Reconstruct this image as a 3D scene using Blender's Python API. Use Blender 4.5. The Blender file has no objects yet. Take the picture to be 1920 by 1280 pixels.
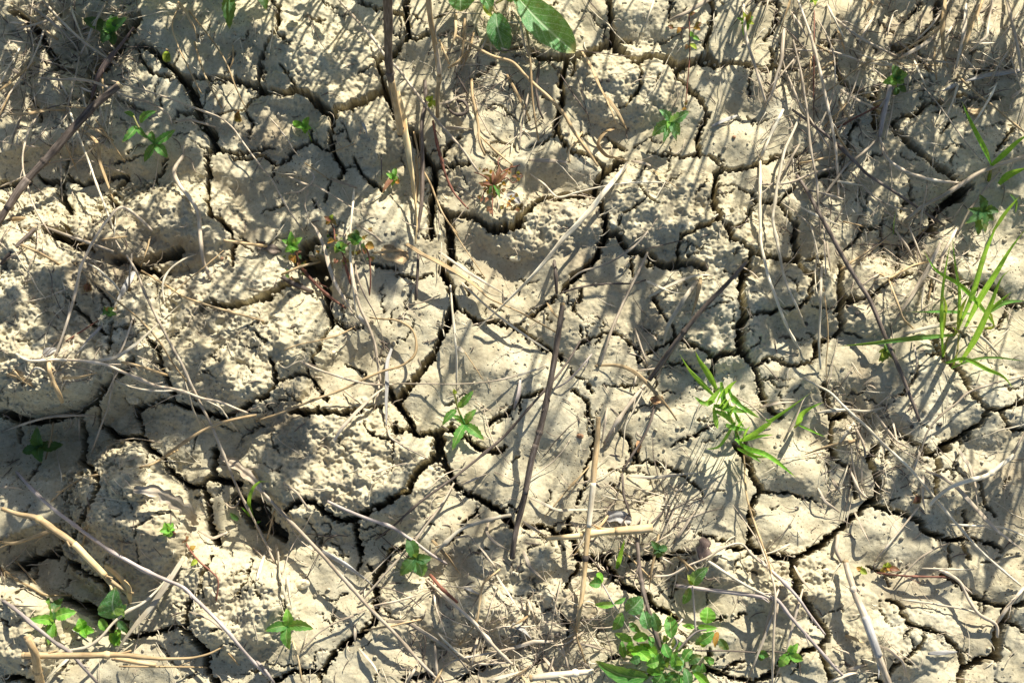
import bpy, math, random
import numpy as np
from mathutils import Vector, Matrix
random.seed(7); RNG = np.random.default_rng(11)
S = bpy.context.scene; COL = S.collection
R = math.radians
# ------------------------------------------------ camera, sky, sun, exposure
TILT, DIST, LENS = R(10), 1.10, 51.0
cd = bpy.data.cameras.new('camera'); cam = bpy.data.objects.new('camera', cd); COL.objects.link(cam)
cam.location = (0, -DIST*math.sin(TILT), DIST*math.cos(TILT)); cam.rotation_euler = (TILT, 0, 0)
cd.lens = LENS; cd.sensor_width = 36; cd.clip_start = .01; cd.clip_end = 200
S.camera = cam
SUN_EL, SUN_AZ = R(31), R(25)            # azimuth measured from +Y (picture up) towards +X (right)
SD = Vector((math.sin(SUN_AZ)*math.cos(SUN_EL), math.cos(SUN_AZ)*math.cos(SUN_EL), math.sin(SUN_EL)))
w = bpy.data.worlds.new('World'); S.world = w; w.use_nodes = True
nt = w.node_tree; bg = nt.nodes['Background']
sk = nt.nodes.new('ShaderNodeTexSky'); sk.sky_type = 'NISHITA'; sk.sun_disc = False
sk.sun_elevation = SUN_EL; sk.sun_rotation = SUN_AZ
nt.links.new(sk.outputs[0], bg.inputs[0]); bg.inputs[1].default_value = .064
sl = bpy.data.lights.new('sun', 'SUN'); sl.energy = 5.0; sl.angle = R(.5); sl.color = (1, .95, .83)
so = bpy.data.objects.new('sun', sl); COL.objects.link(so)
so.rotation_euler = SD.to_track_quat('Z', 'Y').to_euler()
S.view_settings.view_transform = 'Standard'; S.view_settings.look = 'None'
S.view_settings.exposure = .90; S.view_settings.gamma = 1
# ------------------------------------------------ pixel <-> ground
KP = 36/LENS/2/960
CP = np.array(cam.location); F_ = np.array((0, math.sin(TILT), -math.cos(TILT))); U_ = np.array((0, math.cos(TILT), math.sin(TILT)))
def at(px, py, z=0.):
    d = F_ + (px-960)*KP*np.array((1., 0, 0)) + (640-py)*KP*U_
    return CP + d*((z-CP[2])/d[2])
def to_px(X, Y, Z=0.):
    dx, dy, dz = X-CP[0], Y-CP[1], Z-CP[2]
    f = dy*F_[1]+dz*F_[2]; u = dy*U_[1]+dz*U_[2]
    return 960+dx/f/KP, 640-u/f/KP
MM = .001; PXM = DIST*KP                 # metres per photo pixel at the centre
TX = dict(A=0, B=480, C=960, D=1420); ZS = 2.91
def parse(s):
    """'A0 x y x y B1 x y' -> photo pixels"""
    out = []; tx = ty = 0; nums = []
    for k in s.split():
        if k[0] in 'ABCD': tx, ty = TX[k[0]], 420*int(k[1])
        else:
            nums.append(float(k))
            if len(nums) == 2: out.append((tx+nums[0]/ZS, ty+nums[1]/ZS)); nums = []
    return out
def sstep(a, b, x):
    t = np.clip((x-a)/(b-a), 0, 1); return t*t*(3-2*t)
# ------------------------------------------------ cracks: tile coordinates, width after ':'
CR = """
A0 60 60 150 110 210 170 240 240 290 300 300 370:25
A0 230 420 300 370 400 390:10
A0 760 110 700 200 620 270 540 330 500 420 490 540:38
A0 740 250 780 340 830 400 930 430:9
A0 780 250 850 280 920 360 1000 430:22
A0 1000 430 1050 500 1070 590 1100 680 1160 720 1165 800:36
A0 1030 430 1120 430 1230 430 1300 440 1380 460 1455 480:19
A0 1455 240 1420 330 1412 430:10
A0 1430 500 1370 540 1330 590 1375 660 1350 750:6
A0 1330 585 1240 600 1170 610:5
A0 1165 800 1120 850 1140 930 1140 1020 1125 1100 1140 1160 1210 1210 1260 1275:17
A0 1120 840 1200 810 1300 840 1400 820 1455 810:13
A0 1270 870 1350 870 1455 850:8
A0 900 870 895 930 850 975:15
A0 790 850 720 870 640 890 610 900:6
A0 640 540 700 570 780 600:7
A0 880 520 880 580:6
A0 940 660 970 610 1060 610:9
A0 0 1020 100 1000 160 990:24
A0 210 960 260 1000 340 1000 380 980 440 1010 560 980 640 960 700 970:18
A0 340 1000 345 1080 360 1130 330 1180 360 1275:24
A0 370 860 360 930 390 970:7
A0 690 980 640 1040 600 1100 600 1200:13
A0 150 520 200 590 210 650:9
B0 80 0 130 60 115 190 50 260 20 340 10 450:12
B0 120 205 190 250:5
B0 0 460 60 490 150 500 220 480 300 530 370 590 425 640:34
B0 130 350 170 400 220 460:7
B0 425 610 500 590 590 550 660 510 700 480:30
B0 655 320 660 360 690 420 695 480:17
B0 640 350 600 380 550 400:5
B0 655 320 680 300 740 300 790 240 830 210:23
B0 820 0 815 80 830 150 825 210:23
B0 570 0 640 30 690 40 720 60 800 80:14
B0 830 210 890 220 950 195:15
B0 1000 210 1060 180:7
B0 750 180 780 210:6
B0 980 115 1010 90 1050 80:5
B0 710 490 740 560 770 640 790 700 850 710:26
B0 850 710 870 760 900 830 950 900:36
B0 970 900 975 1010 960 1080 955 1180 950 1280:24
B0 425 640 410 720 410 820:24
B0 410 820 460 890 490 930 450 970:13
B0 410 820 350 800 305 775 220 820 170 880 110 900 60 860 0 855:11
B0 0 820 50 810 100 810:6
B0 110 905 90 970:5
B0 490 915 530 915:6
B0 535 860 545 900 600 970 640 1000 680 1030:11
B0 0 520 30 490:9
B0 300 770 300 710:5
B0 400 980 380 1100:5
B0 150 1110 30 1160:5
B0 310 1090 330 1140:5
B0 265 100 320 115 380 105:5
B0 1020 860 1060 790 1110 750:9
B0 970 910 1060 915 1120 905 1170 905:13
B0 1190 430 1250 400 1310 340:9
B0 1390 265 1455 235:9
B0 1250 600 1310 580 1360 600 1420 640:5
B0 1280 780 1350 780 1420 795:5
B0 1000 1110 1040 1170 1120 1170 1180 1180 1260 1230 1330 1230 1400 1230 1455 1210:20
B0 1040 1190 1050 1280:24
C0 530 0 535 80 545 150 555 220:21
C0 0 255 50 240:11
C0 100 280 180 310 260 320 350 310 440 280 510 240 555 230:29
C0 10 300 80 290:5
C0 300 330 290 380 265 450 280 520 265 580 240 650 245 720:23
C0 245 720 290 790 320 840 410 850 470 890 520 940:15
C0 340 340 340 380 325 410:12
C0 240 740 170 780 95 800:7
C0 555 240 620 290 680 330 760 300 840 310 890 360 960 350 1060 310:29
C0 560 220 620 215 660 230:7
C0 870 0 865 60 860 110:9
C0 1080 0 1100 100 1070 190 1050 250 1080 310 1110 340:15
C0 1040 355 1120 360 1190 330 1260 345 1320 370 1380 390 1455 360:17
C0 690 340 705 420 690 490 650 550 590 600:7
C0 900 370 900 410 950 480 970 510 1040 570 1065 630 1030 700 1010 760 1025 850:16
C0 740 825 810 840 880 840 940 865 1020 850 1080 855:8
C0 1080 855 1130 890 1160 920 1230 920 1310 905 1400 880 1455 850:14
C0 1160 920 1110 950 1105 1050 1105 1120 1140 1160 1130 1190:21
C0 1130 1190 1060 1215 1000 1240 930 1280:11
C0 1130 1190 1190 1230 1200 1280:9
C0 520 740 560 780 620 810:6
C0 590 870 560 920 500 950 470 990 450 1040:29
C0 450 1040 380 1060 290 1065 200 1080 130 1090 80 1150 0 1240:22
C0 450 1040 490 1110 510 1190 520 1280:19
C0 0 1150 60 1120:10
C0 690 1000 730 1060 770 1100 820 1110:5
C0 730 1090 650 1140 590 1180 580 1230:5
C0 1310 390 1290 460 1305 520:5
C0 1320 640 1310 690:5
C0 1240 1030 1310 1060 1330 1110 1400 1105 1455 1105:9
C0 1320 1120 1280 1200 1220 1240:6
C0 1455 60 1430 160 1380 210:10
C0 1410 260 1425 310 1410 350:6
C0 1340 10 1430 20:9
D0 110 0 115 60 110 120 80 160:14
D0 0 380 60 370 110 360:17
D0 110 360 240 370 310 350:9
D0 330 240 390 250 430 190:8
D0 75 260 85 320 70 350:7
D0 430 330 440 400 480 460 540 500 600 520 650 540:21
D0 650 480 650 540 650 600 640 650 660 700:27
D0 550 650 510 720 490 770 490 820:13
D0 490 760 420 750:6
D0 640 260 650 300:6
D0 900 0 870 50 815 105:9
D0 670 100 720 150 760 190:5
D0 1000 0 990 100 930 160 890 230 820 270 740 270:24
D0 870 290 890 340 930 380:18
D0 735 680 770 720 840 780 900 830 950 870 1000 930 1070 990:26
D0 740 660 800 630 860 630 930 560 1000 560:15
D0 890 530 930 550:6
D0 960 600 1020 600:5
D0 1095 620 1040 680 1010 720:6
D0 1090 515 1150 520 1230 550:6
D0 1265 560 1300 520 1340 520:6
D0 90 860 150 845 230 850 260 830:11
D0 0 1105 60 1105 120 1110 200 1020:10
D0 120 1110 150 1160 210 1220 210 1280:15
D0 220 880 230 950:6
D0 840 980 825 1060 840 1085:6
D0 850 1090 800 1110 780 1160:7
D0 590 880 620 850 680 850:6
D0 680 1190 665 1280:8
D0 570 1240 650 1245:5
D0 1000 1130 960 1190 950 1280:28
D0 1310 820 1370 740 1400 700:9
D0 1130 1000 1060 1080 1000 1130:30
D0 430 940 330 960:15
D0 1200 380 1380 375:12
A1 1230 0 1270 60 1285 130 1265 230:13
A1 380 400 430 470 470 520 560 590 600 600:11
A1 530 350 570 400 600 440:9
A1 600 540 600 640 590 690:10
A1 610 570 700 570 740 540:9
A1 860 340 860 410:8
A1 820 190 900 170 970 130:30
A1 240 20 340 60 420 110 480 120:46
A1 630 200 700 200 760 240 850 260 880 300:24
A1 1100 460 1160 430 1250 450 1310 430 1390 400 1455 360:24
A1 1380 580 1430 620 1455 640:6
A1 820 640 870 680 880 760 910 830 940 920 960 960:17
A1 740 1000 780 980 870 950 960 970 1050 1000 1150 1040 1230 1050 1330 1010 1400 970 1455 940:22
A1 740 1010 750 1080 770 1130 780 1190:11
A1 580 1110 640 1160 700 1165 770 1150 790 1210 850 1250 890 1280:22
A1 0 1020 80 1050 160 1070 300 1050 420 1020 520 960 560 900:44
A1 560 900 620 840 700 800 740 750:30
A1 100 1060 105 1200:8
A1 540 960 550 1100:15
A1 450 1070 460 1280:19
A1 1180 1200 1175 1280:6
A1 150 70 180 110:6
B1 0 400 50 380 110 340 170 320 220 320:23
B1 380 320 390 400 395 470:32
B1 395 470 410 540:16
B1 410 540 435 510 470 560 530 570 590 560:7
B1 410 550 370 610 340 690 310 730 305 770:12
B1 300 770 280 820 330 880 360 930 390 960:10
B1 280 825 220 825 180 835 120 860 80 920 30 950 0 960:11
B1 80 740 100 800 105 880 70 930:13
B1 50 980 100 1030:6
B1 190 1020 260 1030 330 1020 400 1030 480 1030 560 1010:21
B1 560 1010 620 990 700 995:7
B1 730 900 750 960 790 1000 830 1060 860 1120:24
B1 770 970 840 890 900 810 960 720 1000 640 1050 540 1080 440 1060 340 1030 290 1010 240:27
B1 1060 0 1055 80 1070 170 1060 220:30
B1 950 0 945 60:11
B1 860 1130 900 1150 960 1140 1000 1130 1060 1115 1100 1130:22
B1 1100 1130 1150 1170 1220 1220 1300 1245 1340 1240 1365 1210:13
B1 760 1080 750 1130 790 1130 840 1120:15
B1 1060 1110 1065 1070:7
B1 990 1140 1000 1200 995 1280:38
B1 1100 460 1160 500 1210 545 1290 530 1370 545 1455 580:15
B1 640 220 700 240 750 240 810 290 870 295 950 275:9
B1 480 760 540 790 590 810 600 840:6
B1 580 1090 630 1140 680 1170 730 1170:6
B1 1270 1090 1320 1050 1400 1010 1420 970:10
B1 0 590 30 630:5
B1 1260 30 1350 40 1455 20:16
C1 505 0 520 50:15
C1 520 50 480 110 460 180 420 220 370 270 320 310 290 350:27
C1 520 50 580 50 610 110 640 140 700 150 740 165:30
C1 740 165 790 210 850 225 920 215 980 205 1050 240:28
C1 740 170 740 230 800 230:10
C1 650 180 655 290:6
C1 240 390 180 440 100 500:10
C1 0 550 60 590 130 640 220 690 270 720:15
C1 380 350 375 420 340 430 335 480:6
C1 370 560 380 620:5
C1 460 615 500 600 560 600 610 625 660 670 700 690:10
C1 460 615 390 640 350 680:7
C1 690 700 690 760 720 740:8
C1 735 715 780 680 830 660 880 625:11
C1 780 400 820 480 860 530 890 590 900 610:10
C1 900 610 960 640 1020 670 1080 710 1110 730:13
C1 1095 820 1095 760 1130 710 1180 700 1230 700:22
C1 1280 220 1260 280 1250 360 1260 430 1275 500:30
C1 1275 500 1245 560 1250 650 1280 730:34
C1 1280 730 1330 800 1350 880 1370 960 1430 1030:17
C1 1275 520 1340 490 1455 460:10
C1 1180 0 1200 80 1260 110 1310 160 1370 175 1455 180:15
C1 1310 160 1280 220:18
C1 910 190 910 120 930 60 980 30 1080 0:9
C1 1350 630 1310 670 1285 700:6
C1 1330 770 1390 750 1455 735:7
C1 830 780 900 750 960 770 1010 810:7
C1 500 880 560 885 640 875 690 885:6
C1 330 910 380 950 410 980 425 1060 440 1120 450 1160 430 1280:11
C1 350 835 400 850 430 910 440 930:6
C1 320 780 330 820:6
C1 220 905 150 910 100 940 50 940 35 1030:8
C1 590 1140 630 1160 650 1220 670 1280:13
C1 1100 1095 1050 1120 980 1160 900 1190 870 1220:8
C1 1220 1200 1260 1260 1280 1190:16
C1 1200 0 1240 20:7
D1 0 480 60 490 110 460 170 460 230 450 280 400 285 350 310 300:10
D1 0 150 60 180 150 185 220 190:10
D1 210 0 205 90 225 190 270 260 310 300 320 330:20
D1 470 150 540 90 580 20:6
D1 570 15 660 20:6
D1 670 0 680 100 700 190:8
D1 270 195 340 185 380 180:7
D1 290 440 330 460 430 450:6
D1 460 220 465 340 470 400 455 470 460 560:22
D1 460 560 440 600 350 640 325 700:13
D1 475 380 540 385 500 400:10
D1 470 430 520 410 590 400 650 370 700 330 780 280 840 275:13
D1 470 580 530 600 570 620:6
D1 325 700 300 750 220 775 160 770 120 750:9
D1 0 765 50 735 140 735:7
D1 280 590 330 630:5
D1 325 640 325 720:18
D1 0 800 15 900 30 970 80 1030 130 1060:12
D1 370 870 370 950 400 1060:22
D1 400 1060 480 1040:22
D1 405 1080 400 1200 420 1280:15
D1 1050 240 1070 290 1130 320 1200 335 1250 325 1300 345 1350 375 1400 440 1455 440:21
D1 800 130 850 110 900 60 950 20:22
D1 770 130 770 240:9
D1 940 490 1000 510 1060 560 1110 590 1135 610:8
D1 980 640 1000 700 1050 760 1100 800 1140 860 1170 930 1230 1000 1250 1010:21
D1 1250 1010 1330 1020 1400 990 1455 970:13
D1 1330 1040 1370 1100 1400 1120 1455 1120:13
D1 1410 990 1420 940:8
D1 1250 1020 1220 1080 1150 1130 1070 1180 1000 1210 970 1260:23
D1 740 1100 790 1150 850 1200 910 1220 960 1260:18
D1 920 720 960 710 1000 720:7
D1 745 970 750 940 800 930 845 870 870 760:6
D1 1375 440 1355 510 1320 570:7
D1 600 1280 650 1230 660 1200:17
D1 700 1280 740 1220 745 1170:10
D1 230 880 200 920:5
D1 940 300 960 360:9
A2 460 0 460 80 490 140 500 220 490 280 450 340 410 400 400 470:19
A2 400 470 350 530 310 600:12
A2 60 650 130 620 200 600 280 580 330 570:24
A2 190 640 190 700 130 770 60 830:11
A2 215 90 170 160 150 180:7
A2 150 310 130 350:6
A2 790 0 850 30 890 60:24
A2 890 60 900 110 960 150 1010 200 1060 215 1110 190 1160 150 1170 70 1170 0:20
A2 800 30 800 80:8
A2 1160 150 1220 180 1290 190:26
A2 1110 210 1140 300 1140 400 1160 450 1190 520:23
A2 1160 590 1130 650 1100 700 1080 790:11
A2 1370 610 1340 710 1290 800:7
A2 400 620 480 690 560 720 590 780:16
A2 1050 790 1020 860 1010 950:19
A2 710 1030 760 1020 840 1010 900 990 960 970 1000 980:18
A2 1000 980 1040 1030 1080 1080 1120 1120:32
A2 1120 1120 1120 1190 1180 1280:20
A2 640 910 690 950 690 1000 640 960:9
A2 0 930 50 970:6
A2 0 1260 80 1250 190 1275:22
A2 360 820 450 880 540 920 600 1000:36
A2 1290 280 1350 330 1420 420:50
B2 0 290 40 340 80 430 150 480:46
B2 170 340 200 300 260 285 320 300 370 350 430 380 500 390 560 380:20
B2 560 370 620 340 700 300 770 260 830 230 850 170 890 110 950 60 990 20:27
B2 540 390 550 480 570 560:20
B2 570 560 555 660:11
B2 990 0 1010 60:40
B2 1010 60 1050 130 1080 200 1150 250 1220 270 1290 320 1340 350:21
B2 1340 350 1400 420:21
B2 1030 520 1110 470 1120 420 1150 390 1200 350 1215 320:9
B2 1340 330 1380 315 1430 345:5
B2 800 540 730 560 715 620 670 680 650 700:14
B2 720 560 680 530:5
B2 650 700 640 760 660 800 650 870 650 930 590 1000 500 1060 430 1110 400 1160 360 1220:22
B2 360 1220 270 1215 200 1220 130 1250 80 1280:20
B2 640 700 630 650 600 630:5
B2 350 1220 350 1280:15
B2 800 1260 880 1245 960 1245:17
B2 1100 1260 1180 1230 1250 1190 1300 1155:13
B2 1200 0 1290 15 1340 0:11
C2 440 20 400 110 400 220:8
C2 380 230 355 300:7
C2 60 430 180 430 240 460 310 430 310 390:15
C2 240 460 310 450 340 500 350 580 380 610:18
C2 380 600 460 600 540 580:23
C2 370 610 360 650 310 720 280 780:8
C2 490 610 540 670 590 740 640 770:26
C2 640 770 740 800 770 860 840 890 900 930:22
C2 640 610 720 600 780 600 850 590 920 570 990 570:16
C2 1000 465 1060 480 1120 500 1200 515:8
C2 1180 545 1240 550 1290 540:11
C2 1290 540 1340 550 1390 560 1455 580:15
C2 1240 0 1290 80 1320 170 1360 230 1330 270 1300 330 1310 420 1300 530:25
C2 1370 240 1455 240:6
C2 660 80 730 65 800 80 870 110 940 150 1000 210 1040 250:8
C2 680 0 690 60:11
C2 1110 940 1180 915:7
C2 1210 930 1280 900:5
C2 1080 1090 1070 1200:11
C2 1140 1230 1210 1180 1270 1165:8
C2 980 1195 1060 1210 1180 1245 1300 1275 1440 1240:15
C2 260 850 270 910 300 960 300 1030:7
C2 180 890 220 870:5
C2 530 1155 600 1130:8
C2 890 750 870 820:5
D2 40 240 170 240 240 265 330 285:6
D2 395 0 430 70 500 110 540 270:9
D2 650 0 610 70 640 120 670 200 660 270 600 300:27
D2 600 300 550 360 500 400 430 460 360 520 290 560 230 590 170 600 110 580 60 580 0 560:23
D2 640 310 720 340 800 360 870 390 900 440 970 480 1050 500 1130 500:21
D2 1130 500 1210 500 1290 520 1350 560:11
D2 1125 500 1130 560 1150 600:15
D2 1040 520 1040 640:9
D2 190 600 200 700 220 780 270 850 320 930 370 990 400 1020 370 1060 350 1090:23
D2 350 1090 260 1100 180 1160 120 1170 60 1240 0 1270:15
D2 350 1090 370 1180 400 1280:21
D2 900 20 980 50 990 110 975 190 975 270:16
D2 980 40 1050 0:19
D2 1130 340 1140 400 1145 480:12
D2 1215 180 1235 250 1250 310 1310 370:11
D2 1090 90 1130 160:5
D2 1000 680 1060 720 1150 780 1240 830 1310 860 1390 860 1455 840:15
D2 1360 870 1340 950 1310 1020 1310 1140:36
D2 1310 1140 1220 1160 1130 1200 1110 1280:28
D2 1370 940 1420 970 1455 1000:13
D2 700 825 750 840 790 870 790 900 830 960 900 980 960 1000 1030 1020 1070 1060 1110 1110 1130 1190:14
D2 910 1010 890 1080 820 1140 750 1190 720 1240:12
D2 840 980 800 1030:6
D2 640 660 700 700 715 750:6
D2 680 60 720 35:9
D2 600 640 650 680:5
D2 655 1250 680 1280:11
B1 240 190 290 230 350 215 380 300:75
B1 270 120 330 90:40
A2 1330 290 1390 400 1440 330:64
A1 780 215 860 190 950 165:44
A0 700 170 640 280 560 360:60
A2 470 860 540 930 590 960:50
A2 100 650 180 610:40
D0 1150 1010 1060 1100:40
A1 300 30 400 110:40
"""
# ------------------------------------------------ noise tiles
def ntile(n, lo, hi, seed, slope=0.):
    r = np.random.default_rng(seed); f = np.fft.rfft2(r.standard_normal((n, n)))
    k = np.hypot(np.fft.fftfreq(n)[:, None]*n, np.fft.rfftfreq(n)[None]*n)
    m = ((k >= lo) & (k <= hi))/np.maximum(k, 1)**slope
    a = np.fft.irfft2(f*m, s=(n, n)); return (a/a.std()).astype(np.float32)
def samp(T, X, Y, period):
    n = T.shape[0]; u = X/period*n; v = Y/period*n
    i = np.floor(u).astype(np.int64); j = np.floor(v).astype(np.int64); fu = u-i; fv = v-j
    i0 = i % n; i1 = (i+1) % n; j0 = j % n; j1 = (j+1) % n
    return (T[j0, i0]*(1-fu)+T[j0, i1]*fu)*(1-fv)+(T[j1, i0]*(1-fu)+T[j1, i1]*fu)*fv
NA = ntile(512, 4, 14, 1, 1.); NB = ntile(512, 5, 60, 2, 1.2); NC = ntile(1024, 20, 400, 3, 1.0); ND = ntile(512, 6, 30, 4, .6); NE = ntile(512, 6, 30, 5, .6)
# ------------------------------------------------ crack field in photo-pixel space
PX0, PY0, PW, PH = -40, -40, 2000, 1360
FD = np.full((PH, PW), 60., np.float32); FW = np.full((PH, PW), 2., np.float32)
def stamp(p, q, wa, wb):
    R_ = 45
    x0 = int(min(p[0], q[0])-PX0-R_); x1 = int(max(p[0], q[0])-PX0+R_); y0 = int(min(p[1], q[1])-PY0-R_); y1 = int(max(p[1], q[1])-PY0+R_)
    x0 = max(x0, 0); y0 = max(y0, 0); x1 = min(x1, PW); y1 = min(y1, PH)
    if x1 <= x0 or y1 <= y0: return
    X, Y = np.meshgrid(np.arange(x0, x1)+PX0, np.arange(y0, y1)+PY0)
    dx, dy = q[0]-p[0], q[1]-p[1]; L = dx*dx+dy*dy+1e-6
    t = np.clip(((X-p[0])*dx+(Y-p[1])*dy)/L, 0, 1)
    W = wa+(wb-wa)*t
    d = np.hypot(X-p[0]-t*dx, Y-p[1]-t*dy)-W/2
    s = FD[y0:y1, x0:x1]; m = d < s; s[m] = d[m]; FW[y0:y1, x0:x1][m] = W[m]
for ln in CR.strip().splitlines():
    s_, w_ = ln.split(':'); P = parse(s_); w_ = float(w_)/ZS*1.24+.8
    # extend at frame edges
    Q = [P[0]]
    for a, b in zip(P, P[1:]):
        n = max(1, int(math.hypot(b[0]-a[0], b[1]-a[1])/9))
        for k in range(1, n+1):
            t = k/n; j = 1.7 if k < n else 0
            Q.append((a[0]+(b[0]-a[0])*t+random.uniform(-j, j), a[1]+(b[1]-a[1])*t+random.uniform(-j, j)))
    N = len(Q)-1
    ws = [w_*random.uniform(.86, 1.18) for _ in Q]
    if w_ < 4.6: ws = [v*(.55+.6*math.sin(math.pi*min(1, max(0, i/N)))) for i, v in enumerate(ws)]
    for i in range(N): stamp(Q[i], Q[i+1], ws[i], ws[i+1])
# hairline cracks branching off
hr = random.Random(5)
for _ in range(380):
    x, y = hr.uniform(0, 1920), hr.uniform(0, 1280); a = hr.uniform(0, 6.28)
    n = hr.randint(3, 9); pts = [(x, y)]
    for k in range(n):
        a += hr.uniform(-.7, .7); pts.append((pts[-1][0]+8*math.cos(a), pts[-1][1]+8*math.sin(a)))
    for i in range(n): stamp(pts[i], pts[i+1], 1.5*(1-i/n)+.35, 1.5*(1-(i+1)/n)+.35)
MOUNDS = [  # x y rx ry height mm rough
 (85,590,170,175,26,1),(70,700,120,70,9,1),(400,640,165,125,17,1),(330,700,90,50,5,1),(310,425,115,62,17,.8),(640,880,150,100,12,1),(235,975,92,112,26,.8),(245,905,42,26,9,.5),
 (590,125,105,62,9,.7),(560,225,85,55,6,.4),(690,240,72,55,7,.5),(1330,600,92,75,10,.6),(1350,450,80,50,8,.8),(430,1130,100,80,12,.8),(30,1180,65,85,16,.6),
 (1220,390,120,60,6,.7),(1170,160,85,60,6,.7),(1620,560,75,55,8,.3),(1490,540,62,42,9,.3),(1480,575,50,30,3,.2),(1330,800,60,40,2,0),(300,830,60,40,6,.2),(1790,270,90,60,6,.2),
 (1590,180,60,40,5,.2),(1600,380,120,60,3,.3),(720,430,80,50,5,.2),(1000,420,90,50,5,.8),(960,1040,70,40,5,.3),(800,1150,90,50,5,.4),(1000,1150,90,45,5,.7),(1480,1090,80,50,4,.9),(1340,1060,60,30,5,.6),
 (1750,900,100,60,4,.3),(1850,760,60,60,4,.2),(1680,740,70,50,3,.2),(560,620,70,60,4,.6),(500,740,60,40,4,.4),(380,250,80,60,4,.2),(1100,600,70,60,3,.2),
 (460,20,120,50,5,.3),(1000,60,70,40,4,.5),(1240,40,80,50,3,.3),(700,60,60,60,3,.2),(1120,1120,80,40,4,.5),(1560,1180,110,60,3,.2),(1700,1200,80,50,4,.3),
 (75,820,120,60,-16,0),(150,1060,140,60,-17,0),(455,985,70,80,-7,0),(290,480,75,36,-6,0),(570,492,55,52,-5,0),(90,60,160,85,-8,.4),(190,140,70,95,-9,.2),(600,1000,60,30,-3,0),
 (790,280,60,90,-8,0),(1800,430,120,60,-8,0),(1560,800,60,60,-5,0),(120,340,120,50,-10,.1),(1700,60,90,60,-4,.2),(400,380,60,40,-3,.1),(520,380,70,40,-5,.1),(1000,350,120,24,-1,.1),
]
def lowh(X, Y):
    px, py = to_px(X, Y); H = 0*X
    for (cx, cy, rx, ry, h, rg) in MOUNDS:
        q = ((px-cx)/rx)**2+((py-cy)/ry)**2; m = q < 1.9
        H[m] = H[m]+h*(1.5 if h > 0 else 1.15)*np.clip(1-(q[m]/1.9)**2.1, 0, 1)**1.1
    return H*MM
def fields(X, Y):
    px, py = to_px(X, Y, lowh(X, Y))
    px = px+samp(ND, X, Y, .11)*1.5+samp(ND, X+3.1, Y, .035)*.8; py = py+samp(NE, X, Y, .11)*1.5+samp(NE, X, Y+2.3, .035)*.8
    u = np.clip(px-PX0, 0, PW-1.001); v = np.clip(py-PY0, 0, PH-1.001)
    i = u.astype(np.int64); j = v.astype(np.int64); fu = u-i; fv = v-j
    def bl(T): return (T[j, i]*(1-fu)+T[j, i+1]*fu)*(1-fv)+(T[j+1, i]*(1-fu)+T[j+1, i+1]*fu)*fv
    F = bl(FD); W = bl(FW)
    out = np.maximum(np.maximum(PX0+14-px, px-(PX0+PW-14)), np.maximum(PY0+14-py, py-(PY0+PH-14)))
    m = out > 0
    if m.any():   # cracked plates go on beyond the frame
        xs, ys = X[m]/.085+samp(NA, X[m], Y[m], .9)*.10, Y[m]/.085+samp(NA, X[m]+1, Y[m]+2, .9)*.10
        gi, gj = np.floor(xs), np.floor(ys); d1 = np.full(xs.shape, 9.); d2 = np.full(xs.shape, 9.)
        for a in (-1, 0, 1):
            for b in (-1, 0, 1):
                ci, cj = gi+a, gj+b
                h1 = np.modf(np.abs(np.sin(ci*127.1+cj*311.7)*43758.5))[0]; h2 = np.modf(np.abs(np.sin(ci*269.5+cj*183.3)*43758.5))[0]
                d = np.hypot(ci+h1-xs, cj+h2-ys); d2 = np.minimum(d2, np.maximum(d1, d)); d1 = np.minimum(d1, d)
        F[m] = np.minimum(45, (d2-d1)*.085/PXM*.5-2.6); W[m] = 6
    return px, py, F, W
def height(X, Y, cracks=True):
    px, py, F, W = fields(X, Y)
    q0 = samp(NA, X+.4, Y+.9, .23); rough = .015+.16*sstep(.7, 2.0, q0); H = samp(NA, X, Y, .55)*2.6
    H = H+1.5*sstep(-2, 40, np.minimum(F, 40))*(1+.35*samp(NA, X+5, Y+2, .4))
    for (cx, cy, rx, ry, h, rg) in MOUNDS:
        q = ((px-cx)/rx)**2+((py-cy)/ry)**2; m = q < 4
        g = np.zeros_like(H); g[m] = np.clip(1-(q[m]/1.9)**2.1, 0, 1)**1.1
        H = H+h*(1.5 if h > 0 else 1.15)*g; rough = np.maximum(rough, rg*g*.8)
    far = np.clip(1-(np.hypot(X, Y)-.6)/2, .25, 1)
    nb = samp(NB, X, Y, .16); n2 = samp(NB, X+.7, Y+.3, .075); n3 = samp(NC, X, Y, .30)
    H = H+nb*(.05+1.45*rough)*far+(np.maximum(n2, -.4)*(.01+.30*rough)-np.clip(n2-1.2, 0, 1)*.5*rough)*far+samp(NA, X+.2, Y+.1, .16)*(.35+1.2*rough)
    H = H+n3*(.022+.24*rough)*far-.5*np.clip(np.abs(samp(NC, X+.5, Y+.1, .45))-1.9, 0, .6)*far
    edge = np.exp(-np.maximum(F, 0)/4.)*np.clip(W/6, .15, 1)
    H = H-edge*.4
    if cracks:
        D = np.minimum(55, 4.5*W)
        H = H-D*np.clip((.7-F)/(W*.10+.5), 0, 1)**.8
    return H*MM
def coords(lo, hi, st):
    c = list(np.arange(lo, hi, st)); s = st; a = c[-1]
    while a < 14: s *= 1.022 if s < .006 else 1.08; a += s; c.append(a)
    s = st; a = c[0]; o = []
    while a > -14: s *= 1.022 if s < .006 else 1.08; a -= s; o.append(a)
    return np.array(o[::-1]+c)
GX = coords(-.415, .415, .00070); GY = coords(-.272, .290, .00070)
XX, YY = np.meshgrid(GX, GY); ZZ = height(XX, YY)
ny, nx = XX.shape; print('ground verts', nx*ny)
me = bpy.data.meshes.new('cracked_soil'); nv = nx*ny; nf = (nx-1)*(ny-1)
me.vertices.add(nv); me.vertices.foreach_set('co', np.stack([XX, YY, ZZ], -1).astype(np.float32).ravel())
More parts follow.
